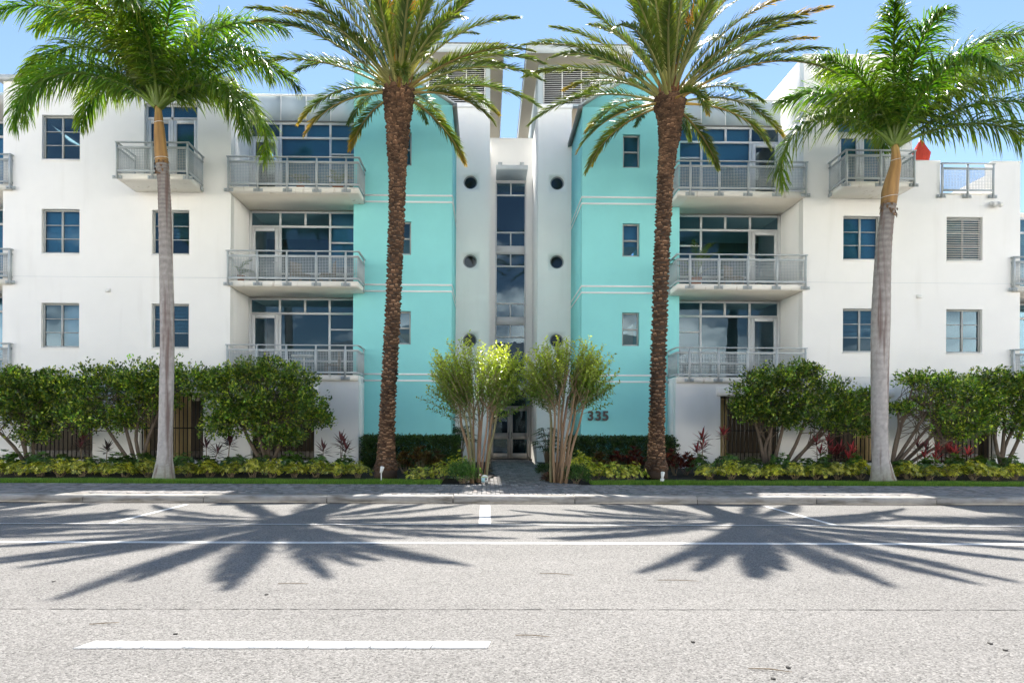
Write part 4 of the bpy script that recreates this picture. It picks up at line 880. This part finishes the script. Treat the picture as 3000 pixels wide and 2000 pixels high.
clipped_tree((2250, 1336), [(2205, 1158, 62, 58, 0), (2262, 1112, 72, 42, 0), (2335, 1105, 72, 42, .2), (2252, 1198, 85, 48, 0), (2350, 1185, 85, 55, 0), (2180, 1195, 42, 30, 0), (2375, 1085, 30, 14, 0), (2300, 1230, 50, 24, 0)], TY_ - .2, 'clipped tree beside the red cordylines below the right balconies', 24, 1.05)
clipped_tree((2292, 1338), [(2428, 1150, 68, 48, .3), (2485, 1200, 62, 46, .2), (2440, 1238, 68, 30, .2), (2530, 1250, 40, 24, .2), (2535, 1160, 30, 25, .4), (2570, 1190, 30, 40, .3)], TY_, 'leaning clipped tree left of the right pale palm trunk', 25, 1.0, 3)
clipped_tree((2606, 1338), [(2680, 1112, 55, 22, 0), (2640, 1195, 42, 18, 0), (2760, 1128, 80, 38, 0), (2832, 1150, 78, 55, .2), (2755, 1208, 58, 26, 0), (2815, 1262, 88, 30, -.1), (2900, 1190, 48, 58, 0), (2700, 1170, 40, 14, .1), (2860, 1230, 55, 40, 0)], TY_, 'leaning clipped tree right of the right pale palm trunk', 26, .9, 6)
clipped_tree((2940, 1341), [(2895, 1108, 58, 26, .3), (2960, 1128, 62, 40, .2), (3005, 1180, 58, 66, 0), (3050, 1125, 70, 46, 0), (2990, 1240, 50, 40, 0)], TY_, 'dark clipped tree at the right end of the facade', 27)

def crape_myrtle(bpx, Y, cpx, label, seed, stems):   # several bare stems, upright leafy shoots above
    g = np.random.default_rng(seed); b0 = at(bpx[0], bpx[1], Y); b0.z = bedz(Y) - .03
    rt = root('crape_myrtle', b0, label, 'small tree', 'crape myrtles beside the entrance path')
    cx, cyb, cyt, hw = cpx; bc = np.array(at(cx, cyb, Y)); zt = at(cx, cyt, Y).z; HW = hw * Y / 2000; Hh = zt - bc[2]
    tk = MB(); tips = []
    for k in range(stems):
        f = (k + .5) / stems * 2 - 1; s0 = Vector(b0) + Vector((f * .2 + g.uniform(-.05, .05), g.uniform(-.2, .2), 0)); e = Vector(bc) + Vector((f * HW * .44, g.uniform(-.45, .45), g.uniform(-.1, .25)))
        pp = spline([s0, s0.lerp(e, .4) + Vector((g.uniform(-.06, .06), 0, .1)), s0.lerp(e, .75) + Vector((g.uniform(-.05, .05), g.uniform(-.05, .05), .03)), e], 12)
        h = g.random(); tk.col = (.29, .19, .11) if h < .5 else (.22, .20, .10) if h < .8 else (.32, .20, .13)
        tk.tube([tuple(q) for q in pp], list(np.linspace(.045, .024, 12) * g.uniform(.75, 1.15)), 7); tips.append(e)
        for q in range(2): e2 = e + Vector((g.uniform(-.3, .3), g.uniform(-.3, .3), g.uniform(.35, .6))); tk.tube([e - Vector((0, 0, .06)), e2], [.022, .012], 5, False); tips.append(e2)
    tk.build('stem', 'bark_tan', rt, smooth=True, cols=True)
    C_ = []; D_ = []; N_ = []; K_ = []; sh = MB()
    for k in range(350):
        f0 = g.uniform(-1, 1); low = g.random() < .30; f0 = math.copysign(abs(f0) ** (.5 if low else .9), f0)
        lean = R(62 if low else 38) * f0 + g.normal(0, .12); dirn = np.array([math.sin(lean), g.normal(0, .22), math.cos(lean)]); dirn /= np.linalg.norm(dirn)
        L = g.uniform(.5, .95); st_ = bc + np.array([f0 * HW * (.52 if low else .62) + g.normal(0, .08), g.normal(0, .33), Hh * (g.uniform(-.14, .2) if low else g.uniform(.06, .62) * (1 - .35 * f0 * f0))]); tip = st_ + dirn * L
        tip[2] = min(tip[2], zt + .05); nl = 22; f = np.linspace(0, 1, nl); pts = st_ + (tip - st_) * f[:, None]
        sd = nrm(np.cross(dirn, g.normal(0, 1, 3))); sg = np.where(np.arange(nl) % 2 == 0, 1, -1)[:, None]; ot = np.cross(dirn, sd); rot = np.where((np.arange(nl) // 2) % 2 == 0, 1., .25)[:, None]
        dd = nrm(sg * (sd * rot + ot * (1 - rot)) + dirn * .5 + g.normal(0, .2, (nl, 3)) + np.array([0, 0, .1])); C_.append(pts); D_.append(dd); N_.append(nrm(g.normal(0, .5, (nl, 3)) + dirn + np.array([0, 0, .5])))
        hgt = np.clip((pts[:, 2] - bc[2]) / Hh, 0, 1)[:, None]; young_sunlit = (.25 + .75 * f[:, None]) * np.clip(hgt * 1.5, .1, 1); K_.append((np.array([.07, .15, .022]) * (1 - young_sunlit) + np.array([.46, .50, .08]) * young_sunlit) * np.exp(g.normal(0, .25, (nl, 1))))  # yellower young tips; sunlit crown top also painted into the leaf colour
        sh.tube([tuple(st_ - dirn * .25), tuple(tip)], [.007, .003], 3, False)
    sh.col = (.3, .25, .12); sh.C = [(.30, .24, .12)] * len(sh.V); sh.build('twig', 'bark_tan', rt, cols=True, kind='stuff')
    ctr = np.concatenate(C_); n_ = len(ctr)
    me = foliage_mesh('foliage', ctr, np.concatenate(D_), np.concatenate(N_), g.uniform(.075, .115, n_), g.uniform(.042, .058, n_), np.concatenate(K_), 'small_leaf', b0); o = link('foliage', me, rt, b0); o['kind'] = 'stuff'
crape_myrtle((1400, 1390), 18.0, (1402, 1200, 985, 140), 'bushy crape myrtle with tan stems left of the entrance path', 31, 9)
crape_myrtle((1638, 1408), 17.7, (1656, 1180, 1000, 128), 'bushy crape myrtle with tan stems right of the entrance path', 32, 8)

def shrub(name, kind, loc, rx, ry, h, label, cat, group, seed, n_, ln, wd, base, hi, p, mt='small_leaf', flat=False, mesh_cache={}):
    key = (kind, seed % 3, round(rx, 2), round(h, 2)); rt = root(name, loc, label, cat, group)
    if key not in mesh_cache:
        g = np.random.default_rng(seed); nc = n_
        if flat: q = g.uniform(-1, 1, (nc, 3)); ax = g.choice([0, 1, 1, 1, 2, 2], nc); q[np.arange(nc), ax] = np.sign(q[np.arange(nc), ax]) * (1.03 - .5 * g.random(nc) ** 2); c = q * np.array([rx, ry, h / 2]) + np.array([0, 0, h / 2]); d = q
        else: d = rand_dirs(g, nc); d[:, 2] = np.abs(d[:, 2]) * 1.0 - .25; rr_ = g.random(nc) ** .3 * (1 + .15 * g.normal(0, 1, nc)); c = d * rr_[:, None] * np.array([rx, ry, h * .62]) + np.array([0, 0, h * .40])
        if kind == 'whorl':
            m_ = 7; an = np.tile(np.arange(m_) * 2 * PI / m_, nc) + np.repeat(g.uniform(0, 6, nc), m_); ax = nrm(nrm(d) * .8 + np.array([0, -.25, .7]) + g.normal(0, .3, (nc, 3))); s1 = nrm(np.cross(ax, np.array([.3, .7, .1]))); s2 = np.cross(ax, s1)
            dd = nrm(np.repeat(s1, m_, 0) * np.cos(an)[:, None] + np.repeat(s2, m_, 0) * np.sin(an)[:, None] + np.repeat(ax, m_, 0) * .35); cc = np.repeat(c, m_, 0); no = np.repeat(ax, m_, 0); k = nc * m_; cols = np.repeat(green(g, nc, base, hi, p, .3), m_, 0) * np.exp(g.normal(0, .25, (k, 1)))
            yk = g.random(k) < .35 * (p > .3); cols[yk] = np.array([.55, .52, .09])
        elif kind == 'strap':
            m_ = 11; an = np.tile(np.arange(m_) * 2.4, nc) + np.repeat(g.uniform(0, 6, nc), m_); e_ = g.uniform(.25, 1.2, nc * m_); dd = nrm(np.stack([np.cos(an), np.sin(an), e_], 1)); cc = np.repeat(c, m_, 0); no = nrm(np.stack([-np.cos(an) * e_, -np.sin(an) * e_, np.ones_like(an)], 1)); k = nc * m_; cols = green(g, k, base, hi, p, .4)
        else:
            m_ = 6; cc = np.repeat(c, m_, 0) + g.normal(0, .035, (nc * m_, 3)); k = nc * m_; dd = nrm(np.repeat(d, m_, 0) * .6 + rand_dirs(g, k) + np.array([0, 0, .4])); no = nrm(rand_dirs(g, k) + np.array([0, 0, 1.])); cols = green(g, k, base, hi, p, .35)
        cc[:, 2] = np.maximum(cc[:, 2], .02)
        fo = foliage_mesh('foliage', cc, dd, no, g.uniform(ln * .75, ln * 1.2, k), g.uniform(wd * .8, wd * 1.2, k), cols, mt, (0, 0, 0))
        sb = MB()
        for i in range(12): a = g.uniform(0, 2 * PI); r_ = g.uniform(.3, .8); sb.tube([(g.normal(0, .04), g.normal(0, .04), -.03), (math.cos(a) * rx * r_ * .6, math.sin(a) * ry * r_ * .6, h * .25), (math.cos(a) * rx * r_, math.sin(a) * ry * r_, h * .6)], [.011, .008, .004], 4, False)
        stm = make_mesh('stem', sb.V, sb.F, 'twig'); mesh_cache[key] = (fo, stm)
    fo, stm = mesh_cache[key]; a = random.uniform(-.4, .4) if not flat else 0
    o = link('foliage', fo, rt, loc); o['kind'] = 'stuff'; o.rotation_euler = (0, 0, a); link('stem', stm, rt, loc)
    if not flat: o.rotation_euler = (random.uniform(-.08, .08), random.uniform(-.08, .08), random.uniform(0, 6.28)); o.scale = (random.uniform(.85, 1.15), random.uniform(.85, 1.15), random.uniform(.82, 1.14))
    return rt
ordn = ['first', 'second', 'third', 'fourth', 'fifth', 'sixth', 'seventh', 'eighth', 'ninth', 'tenth', 'eleventh', 'twelfth']
def gp(px, Y): p = at(px, 1300, Y); return (p.x, Y + random.uniform(-.06, .06), bedz(Y) - .01)
k = 0
for xs_, where in ((range(-10, 440, 63), 'left of the left pale palm'), (range(552, 1090, 62), 'between the two left palms'), (range(2078, 2560, 63), 'between the two right palms'), (range(2662, 3040, 63), 'right of the right pale palm')):
    for i, x in enumerate(xs_):
        s_ = random.uniform(.9, 1.12)
        shrub('variegated_shrub', 'whorl', gp(x, 19.0), .36, .33, .52, f'yellow variegated shrub, {ordn[i]} from left, front row {where}', 'shrub', 'variegated shrubs in the front row', 40 + k, 125, .088, .031, (.17, .21, .028), (.55, .52, .075), .45); k += 1
for xs_, where in ((range(30, 440, 80), 'left of the left pale palm'), (range(530, 1090, 80), 'between the two left palms'), (range(2045, 2380, 80), 'under the tree right of the right date palm'), (range(2420, 2580, 80), 'just left of the right pale palm'), (range(2640, 3030, 80), 'right of the right pale palm')):
    for i, x in enumerate(xs_):
        shrub('green_shrub', 'whorl', gp(x, 19.85), .46, .36, .66, f'green shrub, {ordn[i]} from left, back row {where}', 'shrub', 'green shrubs in the back row', 140 + k, 100, .10, .042, (.06, .125, .025), (.12, .19, .04), .25); k += 1
for x, Y, rx, h, t in ((1232, 18.2, .38, .52, 'leftmost yellow variegated shrub of the clump left of the path'), (1292, 18.3, .4, .58, 'yellow variegated shrub touching the round green bush left of the path'), (1345, 18.9, .45, .75, 'taller yellow-green variegated shrub behind the round bush left of the path'),
                       (1745, 18.3, .42, .58, 'yellow variegated shrub touching the round green bush right of the path'), (1800, 18.2, .42, .55, 'middle yellow variegated shrub of the clump right of the path'), (1850, 18.2, .36, .5, 'rightmost yellow variegated shrub of the clump right of the path'), (1700, 18.9, .45, .78, 'taller yellow-green variegated shrub behind the round bush right of the path')):
    shrub('variegated_shrub', 'whorl', gp(x, Y), rx, .36, h, t, 'shrub', 'variegated shrubs beside the path', 300 + k, 130, .075, .029, (.16, .23, .03), (.50, .49, .075), .42); k += 1
shrub('round_bush', 'leaf', gp(1356, 17.75), .54, .42, .62, 'dense round bright green bush left of the path', 'bush', 'round bushes beside the path', 501, 420, .05, .028, (.05, .12, .022), (.10, .19, .04), .2)
shrub('round_bush', 'leaf', gp(1687, 17.75), .38, .38, .62, 'dense round bright green bush right of the path', 'bush', 'round bushes beside the path', 502, 380, .05, .028, (.05, .12, .022), (.10, .19, .04), .2)
shrub('low_shrub', 'leaf', gp(1597, 20.0), .3, .3, .36, 'low dark green shrub at the right path edge near the door', 'shrub', None, 503, 160, .06, .03, (.035, .075, .02), (.06, .1, .03), .2)
shrub('low_shrub', 'leaf', gp(1610, 18.1), .18, .18, .28, 'small reddish shrub at the right path edge', 'shrub', None, 504, 90, .06, .03, (.13, .05, .025), (.08, .09, .03), .3, 'red_leaf')
# clipped hedges under the turquoise walls
for (xa_, xb_), t in (((-3.98, -0.95), 'dark green clipped hedge under the left turquoise wall'), ((2.75, 6.15), 'dark green clipped hedge under the turquoise wall with the number')):
    shrub('clipped_hedge', 'leaf', ((xa_ + xb_) / 2, 22.45, .25), (xb_ - xa_) / 2, .42, 1.03, t, 'hedge', 'clipped hedges under the turquoise walls', 520 + int(xa_), 4200, .065, .04, (.035, .075, .018), (.08, .13, .03), .18, flat=True)
# crotons by the date palms
for i, (x, Y, h, t) in enumerate(((1185, 20.2, .75, 'red-green croton just right of the left date palm trunk'), (1235, 20.0, .85, 'red-green croton in the middle of the clump before the left hedge'), (1275, 20.4, .75, 'red-green croton nearest the left crape myrtle'), (1765, 20.2, .75, 'dark red croton nearest the right crape myrtle'), (1815, 20.3, .8, 'dark red croton in the middle of the clump before the right hedge'), (1865, 20.1, .85, 'dark red croton just left of the right date palm trunk'), (1975, 20.0, .85, 'dark red croton just right of the right date palm trunk'), (2010, 20.1, .7, 'dark red croton next to the right hedge row'))):
    shrub('croton_shrub', 'strap', gp(x, Y), .34, .32, h, t, 'shrub', 'crotons by the date palms', 560 + i, 34, .17, .045, (.07, .045, .015) if i < 3 else (.09, .02, .015), (.13, .12, .03) if i < 3 else (.16, .05, .02), .4, 'red_leaf')
# red cordylines: cane with rosettes of strap leaves
def cordyline(px, py, Y, label, seed, red=1.0, heads=3):
    red *= .72
    g = np.random.default_rng(seed); p = at(px, py, Y); b0 = (p.x, Y, bedz(Y) - .02); rt = root('cordyline', b0, label, 'plant', 'red leaved cordylines')
    st = MB(); V = []; T3 = []; Cc = []; hz = p.z - b0[2]
    C_ = []; D_ = []; N_ = []; K_ = []
    for k in range(heads):
        e = Vector((p.x + g.uniform(-.28, .28) * (k > 0), Y + g.uniform(-.2, .2), b0[2] + hz * (1 if k == 0 else g.uniform(.6, 1.05)))); st.tube([Vector(b0) + Vector((g.uniform(-.05, .05), 0, 0)), Vector(b0).lerp(e, .5) + Vector((g.uniform(-.04, .04), 0, 0)), e], [.014, .012, .01], 5)
        m_ = 17; an = np.arange(m_) * 2.4; el = np.linspace(-.25, 1.3, m_); C_.append(np.repeat([[*e]], m_, 0) + np.array([0, 0, 1]) * np.linspace(-.12, .03, m_)[:, None]); D_.append(nrm(np.stack([np.cos(an) * np.cos(el), np.sin(an) * np.cos(el), np.sin(el)], 1))); N_.append(nrm(np.stack([-np.cos(an) * np.sin(el), -np.sin(an) * np.sin(el), np.cos(el) + .01], 1)))
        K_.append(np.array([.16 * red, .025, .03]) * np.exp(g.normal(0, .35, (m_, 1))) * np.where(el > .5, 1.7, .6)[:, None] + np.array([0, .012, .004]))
    st.build('cane', 'twig', rt)
    n_ = 17 * heads; me = foliage_mesh('leaf_rosette', np.concatenate(C_), np.concatenate(D_), np.concatenate(N_), g.uniform(.26, .4, n_), g.uniform(.055, .08, n_), np.concatenate(K_), 'red_leaf', b0); link('leaf_rosette', me, rt, b0)
for i, (x, y, Y, t, r_, h) in enumerate(((2052, 1285, 20.3, 'bright red cordyline clump left of the barred opening', 1.5, 3), (2112, 1272, 20.4, 'tall single red cordyline against the barred opening', 1.6, 1), (996, 1295, 20.2, 'dark red cordyline clump beside the white corner below the left balconies', .8, 3), (948, 1318, 20.1, 'low dark cordyline left of the white corner clump', .6, 1), (612, 1308, 20.3, 'dark cordyline between the left palm and the wide clipped tree', .5, 2), (668, 1292, 20.4, 'dark red cordyline under the left edge of the wide clipped tree', .6, 2),
    (309, 1316, 20.3, 'small dark cordyline before the far left white wall', .35, 1), (240, 1290, 20.6, 'dark red cordyline before the leftmost barred opening', .6, 2), (2398, 1300, 20.3, 'thin dark red cordyline on the white wall beside the leaning tree', .9, 3), (2455, 1318, 20.3, 'deep red cordyline left of the right palm trunk, nearest the wall edge', 1.2, 3), (2495, 1325, 20.1, 'bright red cordyline just left of the right pale palm', 1.8, 2), (2695, 1308, 20.3, 'dark cordyline right of the right palm under the leaning stem', .7, 2), (2742, 1322, 20.1, 'red cordyline leftmost before the rightmost barred opening', 1.4, 3), (2785, 1320, 20.2, 'red cordyline in the middle before the rightmost barred opening', 1.4, 2), (2825, 1332, 20.0, 'low red cordyline at the right of the rightmost opening', 1.6, 2))): cordyline(x, y, Y, t, 600 + i, r_, h)
# feathery small palms and fan palms
def small_palm(px, py, Y, label, seed, nf=9, L=.75):
    p = at(px, py, Y); b0 = (p.x, Y, bedz(Y) - .02); rt = root('feathery_palm', b0, label, 'plant', 'small feathery palms'); g = np.random.default_rng(seed)
    for i in range(nf):
        Vf, Ff, Cf = frond_geom(L * g.uniform(.8, 1.1), R(g.uniform(25, 75)), R(80), 26, .17, .008, (60, 30), (15, 5), .15, .2, .006, .1, (.05, .10, .025), None, (.12, .15, .05), seed * 10 + i); me = make_mesh('frond', Vf, Ff, 'small_leaf', Cf); o = link('frond', me, rt, (b0[0], b0[1], b0[2] + .12)); o.rotation_euler = (0, 0, i * 2.4)
small_palm(692, 1340, 20.3, 'small feathery palm under the wide clipped tree', 71); small_palm(170, 1340, 20.3, 'small feathery palm at the far left under the dark tree', 72); small_palm(2965, 1335, 20.2, 'small feathery palm at the far right under the dark tree', 73, 12, .95); small_palm(2170, 1340, 20.6, 'small feathery palm before the barred opening right', 74)
def fan_palm(x, Y, label, seed, hts, sp):
    g = np.random.default_rng(seed); b0 = (x, Y, .29); rt = root('lady_palm', b0, label, 'plant', 'fan leaved palms by the door'); st = MB(); C_ = []; D_ = []; N_ = []
    for k in range(26):
        a = g.uniform(0, 2 * PI); h = g.uniform(*hts); r_ = g.uniform(.1, sp); e = Vector((x + math.cos(a) * r_, Y + math.sin(a) * r_ * .6, b0[2] + h)); st.tube([(x + g.uniform(-.08, .08), Y, b0[2] - .03), (x + math.cos(a) * r_ * .4, Y + math.sin(a) * r_ * .3, b0[2] + h * .75), e], [.012, .009, .005], 5)
        ax = Vector((math.cos(a), math.sin(a) - .3, -.25)).normalized(); s1 = ax.cross(Vector((0, 0, 1))).normalized(); m_ = 9
        for j in range(m_):
            th = R(-95 + 190 * j / (m_ - 1)); d = (ax * math.cos(th) + s1 * math.sin(th) + Vector((0, 0, -.25))).normalized(); C_.append(tuple(e)); D_.append(tuple(d)); N_.append((0, -.2, 1))
    st.build('cane', 'twig', rt); n_ = len(C_)
    me = foliage_mesh('fan_leaf', np.array(C_), np.array(D_), nrm(np.array(N_, float)), g.uniform(.28, .4, n_), g.uniform(.04, .055, n_), green(g, n_, (.03, .065, .018), (.05, .09, .02), .2), 'small_leaf', b0); link('fan_leaf', me, rt, b0)
fan_palm(at(1350, 1300, 24.5).x, 24.5, 'dark fan leaved palm against the left stair tower', 81, (.9, 2.0), .5); fan_palm(at(1598, 1320, 24.2).x + .05, 24.2, 'dark fan leaved palm right of the entrance door', 82, (.5, 1.4), .5)
# grass strip
def grass(name, xa_, xb_, front, back, n_, seed):
    g = np.random.default_rng(seed); x = g.uniform(xa_, xb_, n_); y = front + g.random(n_) * (back - front + .10 * np.sin(x * 1.7) + .06 * np.sin(x * 4.1)); z = np.full(n_, .14)
    h = g.uniform(.05, .12, n_); a = g.uniform(0, 2 * PI, n_); w = .006; l_ = g.normal(0, .03, (n_, 2)); b0 = np.stack([x, y, z], 1); s_ = np.stack([np.cos(a) * w, np.sin(a) * w, np.zeros(n_)], 1); t = b0 + np.stack([l_[:, 0], l_[:, 1], h], 1)
    V = np.stack([b0 - s_, b0 + s_, t], 1).reshape(-1, 3); o = np.arange(n_) * 3; cols = np.repeat(green(g, n_, (.11, .23, .025), (.2, .29, .045), .25), 3, 0)
    ob = link(name, make_mesh(name, V, [np.stack([o, o + 1, o + 2], 1)], 'grass_leaf', cols)); tag(ob, 'short bright green grass strip along the sidewalk ' + ('left of the path' if xb_ < 1 else 'right of the path'), 'grass', kind='stuff')
grass('grass', -19, at(1290, 1410, 17.3).x, 17.08, 18.0, 95000, 91); grass('grass', at(1735, 1410, 17.3).x, 21, 17.08, 18.0, 95000, 92)

# ------------------------------------------------------------------ small things
def spotlight(px, py, Y, label, tall):
    p = at(px, py, Y); z0 = bedz(Y); rt = root('garden_spotlight', (p.x, Y, z0), label, 'light', 'white garden spotlights')
    MB().tube([(p.x, Y, z0 - .1), (p.x, Y, z0 + tall)], .014, 8).build('stake', 'white_plastic', rt)
    if tall < .2: MB().box(p.x - .045, p.x + .045, Y - .03, Y + .03, z0 + .02, z0 + .14).build('junction_box', 'white_plastic', rt)
    a = Vector((p.x - .005, Y - .03, z0 + tall)); b_ = a + Vector((.03, .06, .15)); MB().tube([a, a.lerp(b_, .3), a.lerp(b_, .8), b_], [.03, .036, .05, .052], 12).build('lamp_head', 'white_plastic', rt)
spotlight(1117, 1395, 17.75, 'white garden spotlight on a stake before the left date palm', .26); spotlight(1940, 1395, 17.75, 'white garden spotlight with a box before the right date palm', .15)
p = at(1420, 1405, 17.35); z0 = .16; rt = root('yard_sign', (p.x, 17.35, z0), 'small arched white and green yard sign at the left path edge', 'sign')
MB().tube([(p.x, 17.36, z0 - .1), (p.x, 17.36, z0 + .1)], .008, 6).build('stake', 'alu', rt)
ar = [(p.x - .085, z0 + .03), (p.x + .085, z0 + .03), (p.x + .085, z0 + .17)] + [(p.x + .085 * math.cos(R(a)), z0 + .17 + .055 * math.sin(R(a))) for a in range(15, 180, 15)] + [(p.x - .085, z0 + .17)]
pl = MB().prism(ar, 17.34, 17.35).build('plate', 'white_plastic', rt)
for nm, mt_, b_ in (('green_band', 'sign_green', (-.08, .08, .165, .185)), ('blue_field', 'sign_blue', (-.08, .0, .04, .155)), ('black_figure', 'sign_black', (.012, .03, .09, .15)), ('black_figure', 'sign_black', (.04, .062, .10, .15)), ('black_text', 'sign_black', (.01, .075, .045, .06))): MB().box(p.x + b_[0], p.x + b_[1], 17.334, 17.339, z0 + b_[2], z0 + b_[3]).build(nm, mt_, pl)
# closed red parasol on the roof terrace
px_ = at(2694, 473, 23.6).x; rt = root('closed_parasol', (px_, 23.6, F4), 'closed red parasol on the roof terrace beside the right palm', 'parasol')
MB().tube([(px_, 23.6, F4 - .01), (px_, 23.6, F4 + 2.36)], .02, 8).build('pole', 'alu', rt)
mb = MB(); nn = 16; prof = [(F4 + .9, .10), (F4 + 1.2, .16), (F4 + 1.5, .20), (F4 + 1.85, .25), (F4 + 2.05, .15), (F4 + 2.32, .03)]
vs = [(px_ + .02 * (z - F4) + math.cos(2 * PI * j / nn) * r_ * (1.25 if j % 2 else .55), 23.6 + math.sin(2 * PI * j / nn) * r_ * (1.25 if j % 2 else .55), z) for z, r_ in prof for j in range(nn)]
mb.add(vs, [(i * nn + j, i * nn + (j + 1) % nn, (i + 1) * nn + (j + 1) % nn, (i + 1) * nn + j) for i in range(len(prof) - 1) for j in range(nn)]).build('canopy', 'red_cloth', rt)
MB().box(px_ - .25, px_ + .25, 23.35, 23.85, F4 - .01, F4 + .06).build('base', 'concrete', rt)
# things on the balconies
def table(x, Y, z, label):
    rt = root('patio_table', (x, Y, z), label, 'table'); MB().tube([(x, Y, z + .68), (x, Y, z + .72)], .42, 20).build('table_top', 'white_plastic', rt); MB().tube([(x, Y, z - .005), (x, Y, z + .03), (x, Y, z + .05), (x, Y, z + .68)], [.2, .19, .03, .03], 10).build('pedestal', 'white_plastic', rt)
def chair(x, Y, z, label, rz, mt_='wood_fabric'):
    rt = root('patio_chair', (x, Y, z), label, 'chair', 'chairs on the balconies'); rt.rotation_euler = (0, 0, rz)
    def pt(nm, *b_): mb = MB().box(*b_); V = np.array(mb.V); o = link(nm, make_mesh(nm, V, mb.F, mt_)); o.parent = rt; o.location = (0, 0, 0)
    pt('seat', -.24, .24, -.24, .24, .40, .45); pt('backrest', -.24, .24, .21, .25, .50, .88)
    for a in (-.22, .22):
        for c in (-.22, .22): pt('leg', a - .018, a + .018, c - .018, c + .018, 0, .40 if c < 0 else .88)
table(at(890, 1060, 23.2).x, 23.2, F2, 'white round table on the lowest left balcony'); chair(at(800, 1060, 23.2).x, 23.2, F2, 'brown chair left of the white table on the lowest left balcony', 1.5); chair(at(975, 1060, 23.3).x, 23.3, F2, 'brown chair right of the white table on the lowest left balcony', -1.5)
chair(at(960, 800, 23.3).x, 23.3, F3, 'brown chair at the right end of the middle left balcony', -1.2); chair(at(880, 800, 23.3).x, 23.3, F3, 'brown chair in the middle of the middle left balcony', 1.0); chair(at(2150, 810, 23.3).x, 23.3, F3, 'brown chair on the middle right balcony', .6)
def potted(x, Y, z, label, seed, L, nf, pot=.18):
    rt = root('potted_plant', (x, Y, z), label, 'potted plant', 'potted plants on the balconies'); g = np.random.default_rng(seed); MB().tube([(x, Y, z), (x, Y, z + pot * 1.7), (x, Y, z + pot * 1.9)], [pot * .7, pot, pot * 1.06], 14).build('pot', 'terracotta', rt)
    for i in range(nf): Vf, Ff, Cf = frond_geom(L * g.uniform(.7, 1.1), R(g.uniform(45, 85)), R(75), 26, .2, .011, (60, 30), (15, 5), .2, .25, .006, .1, (.06, .13, .025), None, (.14, .18, .06), seed * 10 + i); o = link('frond', make_mesh('frond', Vf, Ff, 'small_leaf', Cf), rt, (x, Y, z + pot * 1.7)); o.rotation_euler = (0, 0, i * 2.4)
potted(at(2040, 770, 22.9).x, 22.9, F3, 'leafy potted palm rising above the middle right balcony rail', 75, 1.35, 11); potted(at(700, 790, 23.1).x, 23.1, F3, 'potted plant at the left end of the middle left balcony', 76, .75, 9); potted(at(990, 500, 23.1).x, 23.1, F4, 'potted plant at the right end of the top left balcony', 77, .6, 8); potted(at(880, 520, 22.7).x, 22.7, F4, 'low potted plant in the middle of the top left balcony', 78, .45, 8, .14)
# twigs and leaves blown on to the road
for i, (x, y, L) in enumerate(((1630, 1680, .35), (1985, 1700, .4), (1560, 1862, .25), (860, 1710, .3), (300, 1830, .2), (2250, 1960, .25))):
    q = at(x, y, 1); Y = -CAM_H / (q.z - CAM_H); X = q.x * Y; a = random.uniform(-.3, .3); mb = MB().tube([(X - L / 2, Y, .008), (X, Y + L * a * .3, .012), (X + L / 2, Y + L * a, .008)], [.003, .004, .002], 5); o = mb.build('fallen_twig', 'twig')
    tag(o, f"thin brown twig on the road, {['upper middle', 'upper right', 'middle', 'left', 'far left', 'lower right'][i]} one of the scattered twigs", 'twig', 'twigs scattered on the road')
g = np.random.default_rng(5)
for i, (x, y) in enumerate(((780, 1741), (515, 1857), (2265, 1988), (2310, 1955), (2030, 1880), (2900, 1885), (2945, 1905), (158, 1703))):
    q = at(x, y, 1); Y = -CAM_H / (q.z - CAM_H); X = q.x * Y; pol = [(X + math.cos(a) * .016 * g.uniform(.5, 1.5), Y + math.sin(a) * .02 * g.uniform(.5, 1.4)) for a in np.linspace(0, 2 * PI, 9)[:-1]]; MB().prism_z(pol, .001, .007).build('tar_spot', 'tar', road)

# ------------------------------------------------------------------ the house across the street (seen in the window glass)
for hx, hw_, hh, t in ((1, 16, 8.6, 'cream house with grey hipped metal roof straight across the street'),):
    oh = root('house', (hx, -20, 0), t, 'house')
    MB().box(hx - hw_, hx + hw_, -30, -13.5, -.05, hh).build('wall', 'far_wall', oh)
    for i in range(8):
        for z in (1.0, hh - 3.2):
            x = hx - hw_ + 1.6 + i * (hw_ * 2 - 2) / 8; w_ = MB().box(x, x + 1.5, -13.497, -13.45, z, z + 1.7).build('window', 'trim', oh); MB().box(x + .08, x + 1.42, -13.448, -13.44, z + .08, z + 1.62).build('pane', 'dark_glass', w_)
    MB().add([(hx - hw_ - 1, -31, hh), (hx + hw_ + 1, -31, hh), (hx + hw_ + 1, -12.3, hh), (hx - hw_ - 1, -12.3, hh), (hx - hw_ + 7, -22, hh + 3.4), (hx + hw_ - 7, -22, hh + 3.4)], [(3, 2, 1, 0), (3, 2, 5, 4), (2, 1, 5), (1, 0, 4, 5), (0, 3, 4)]).build('roof', 'far_roof', oh)
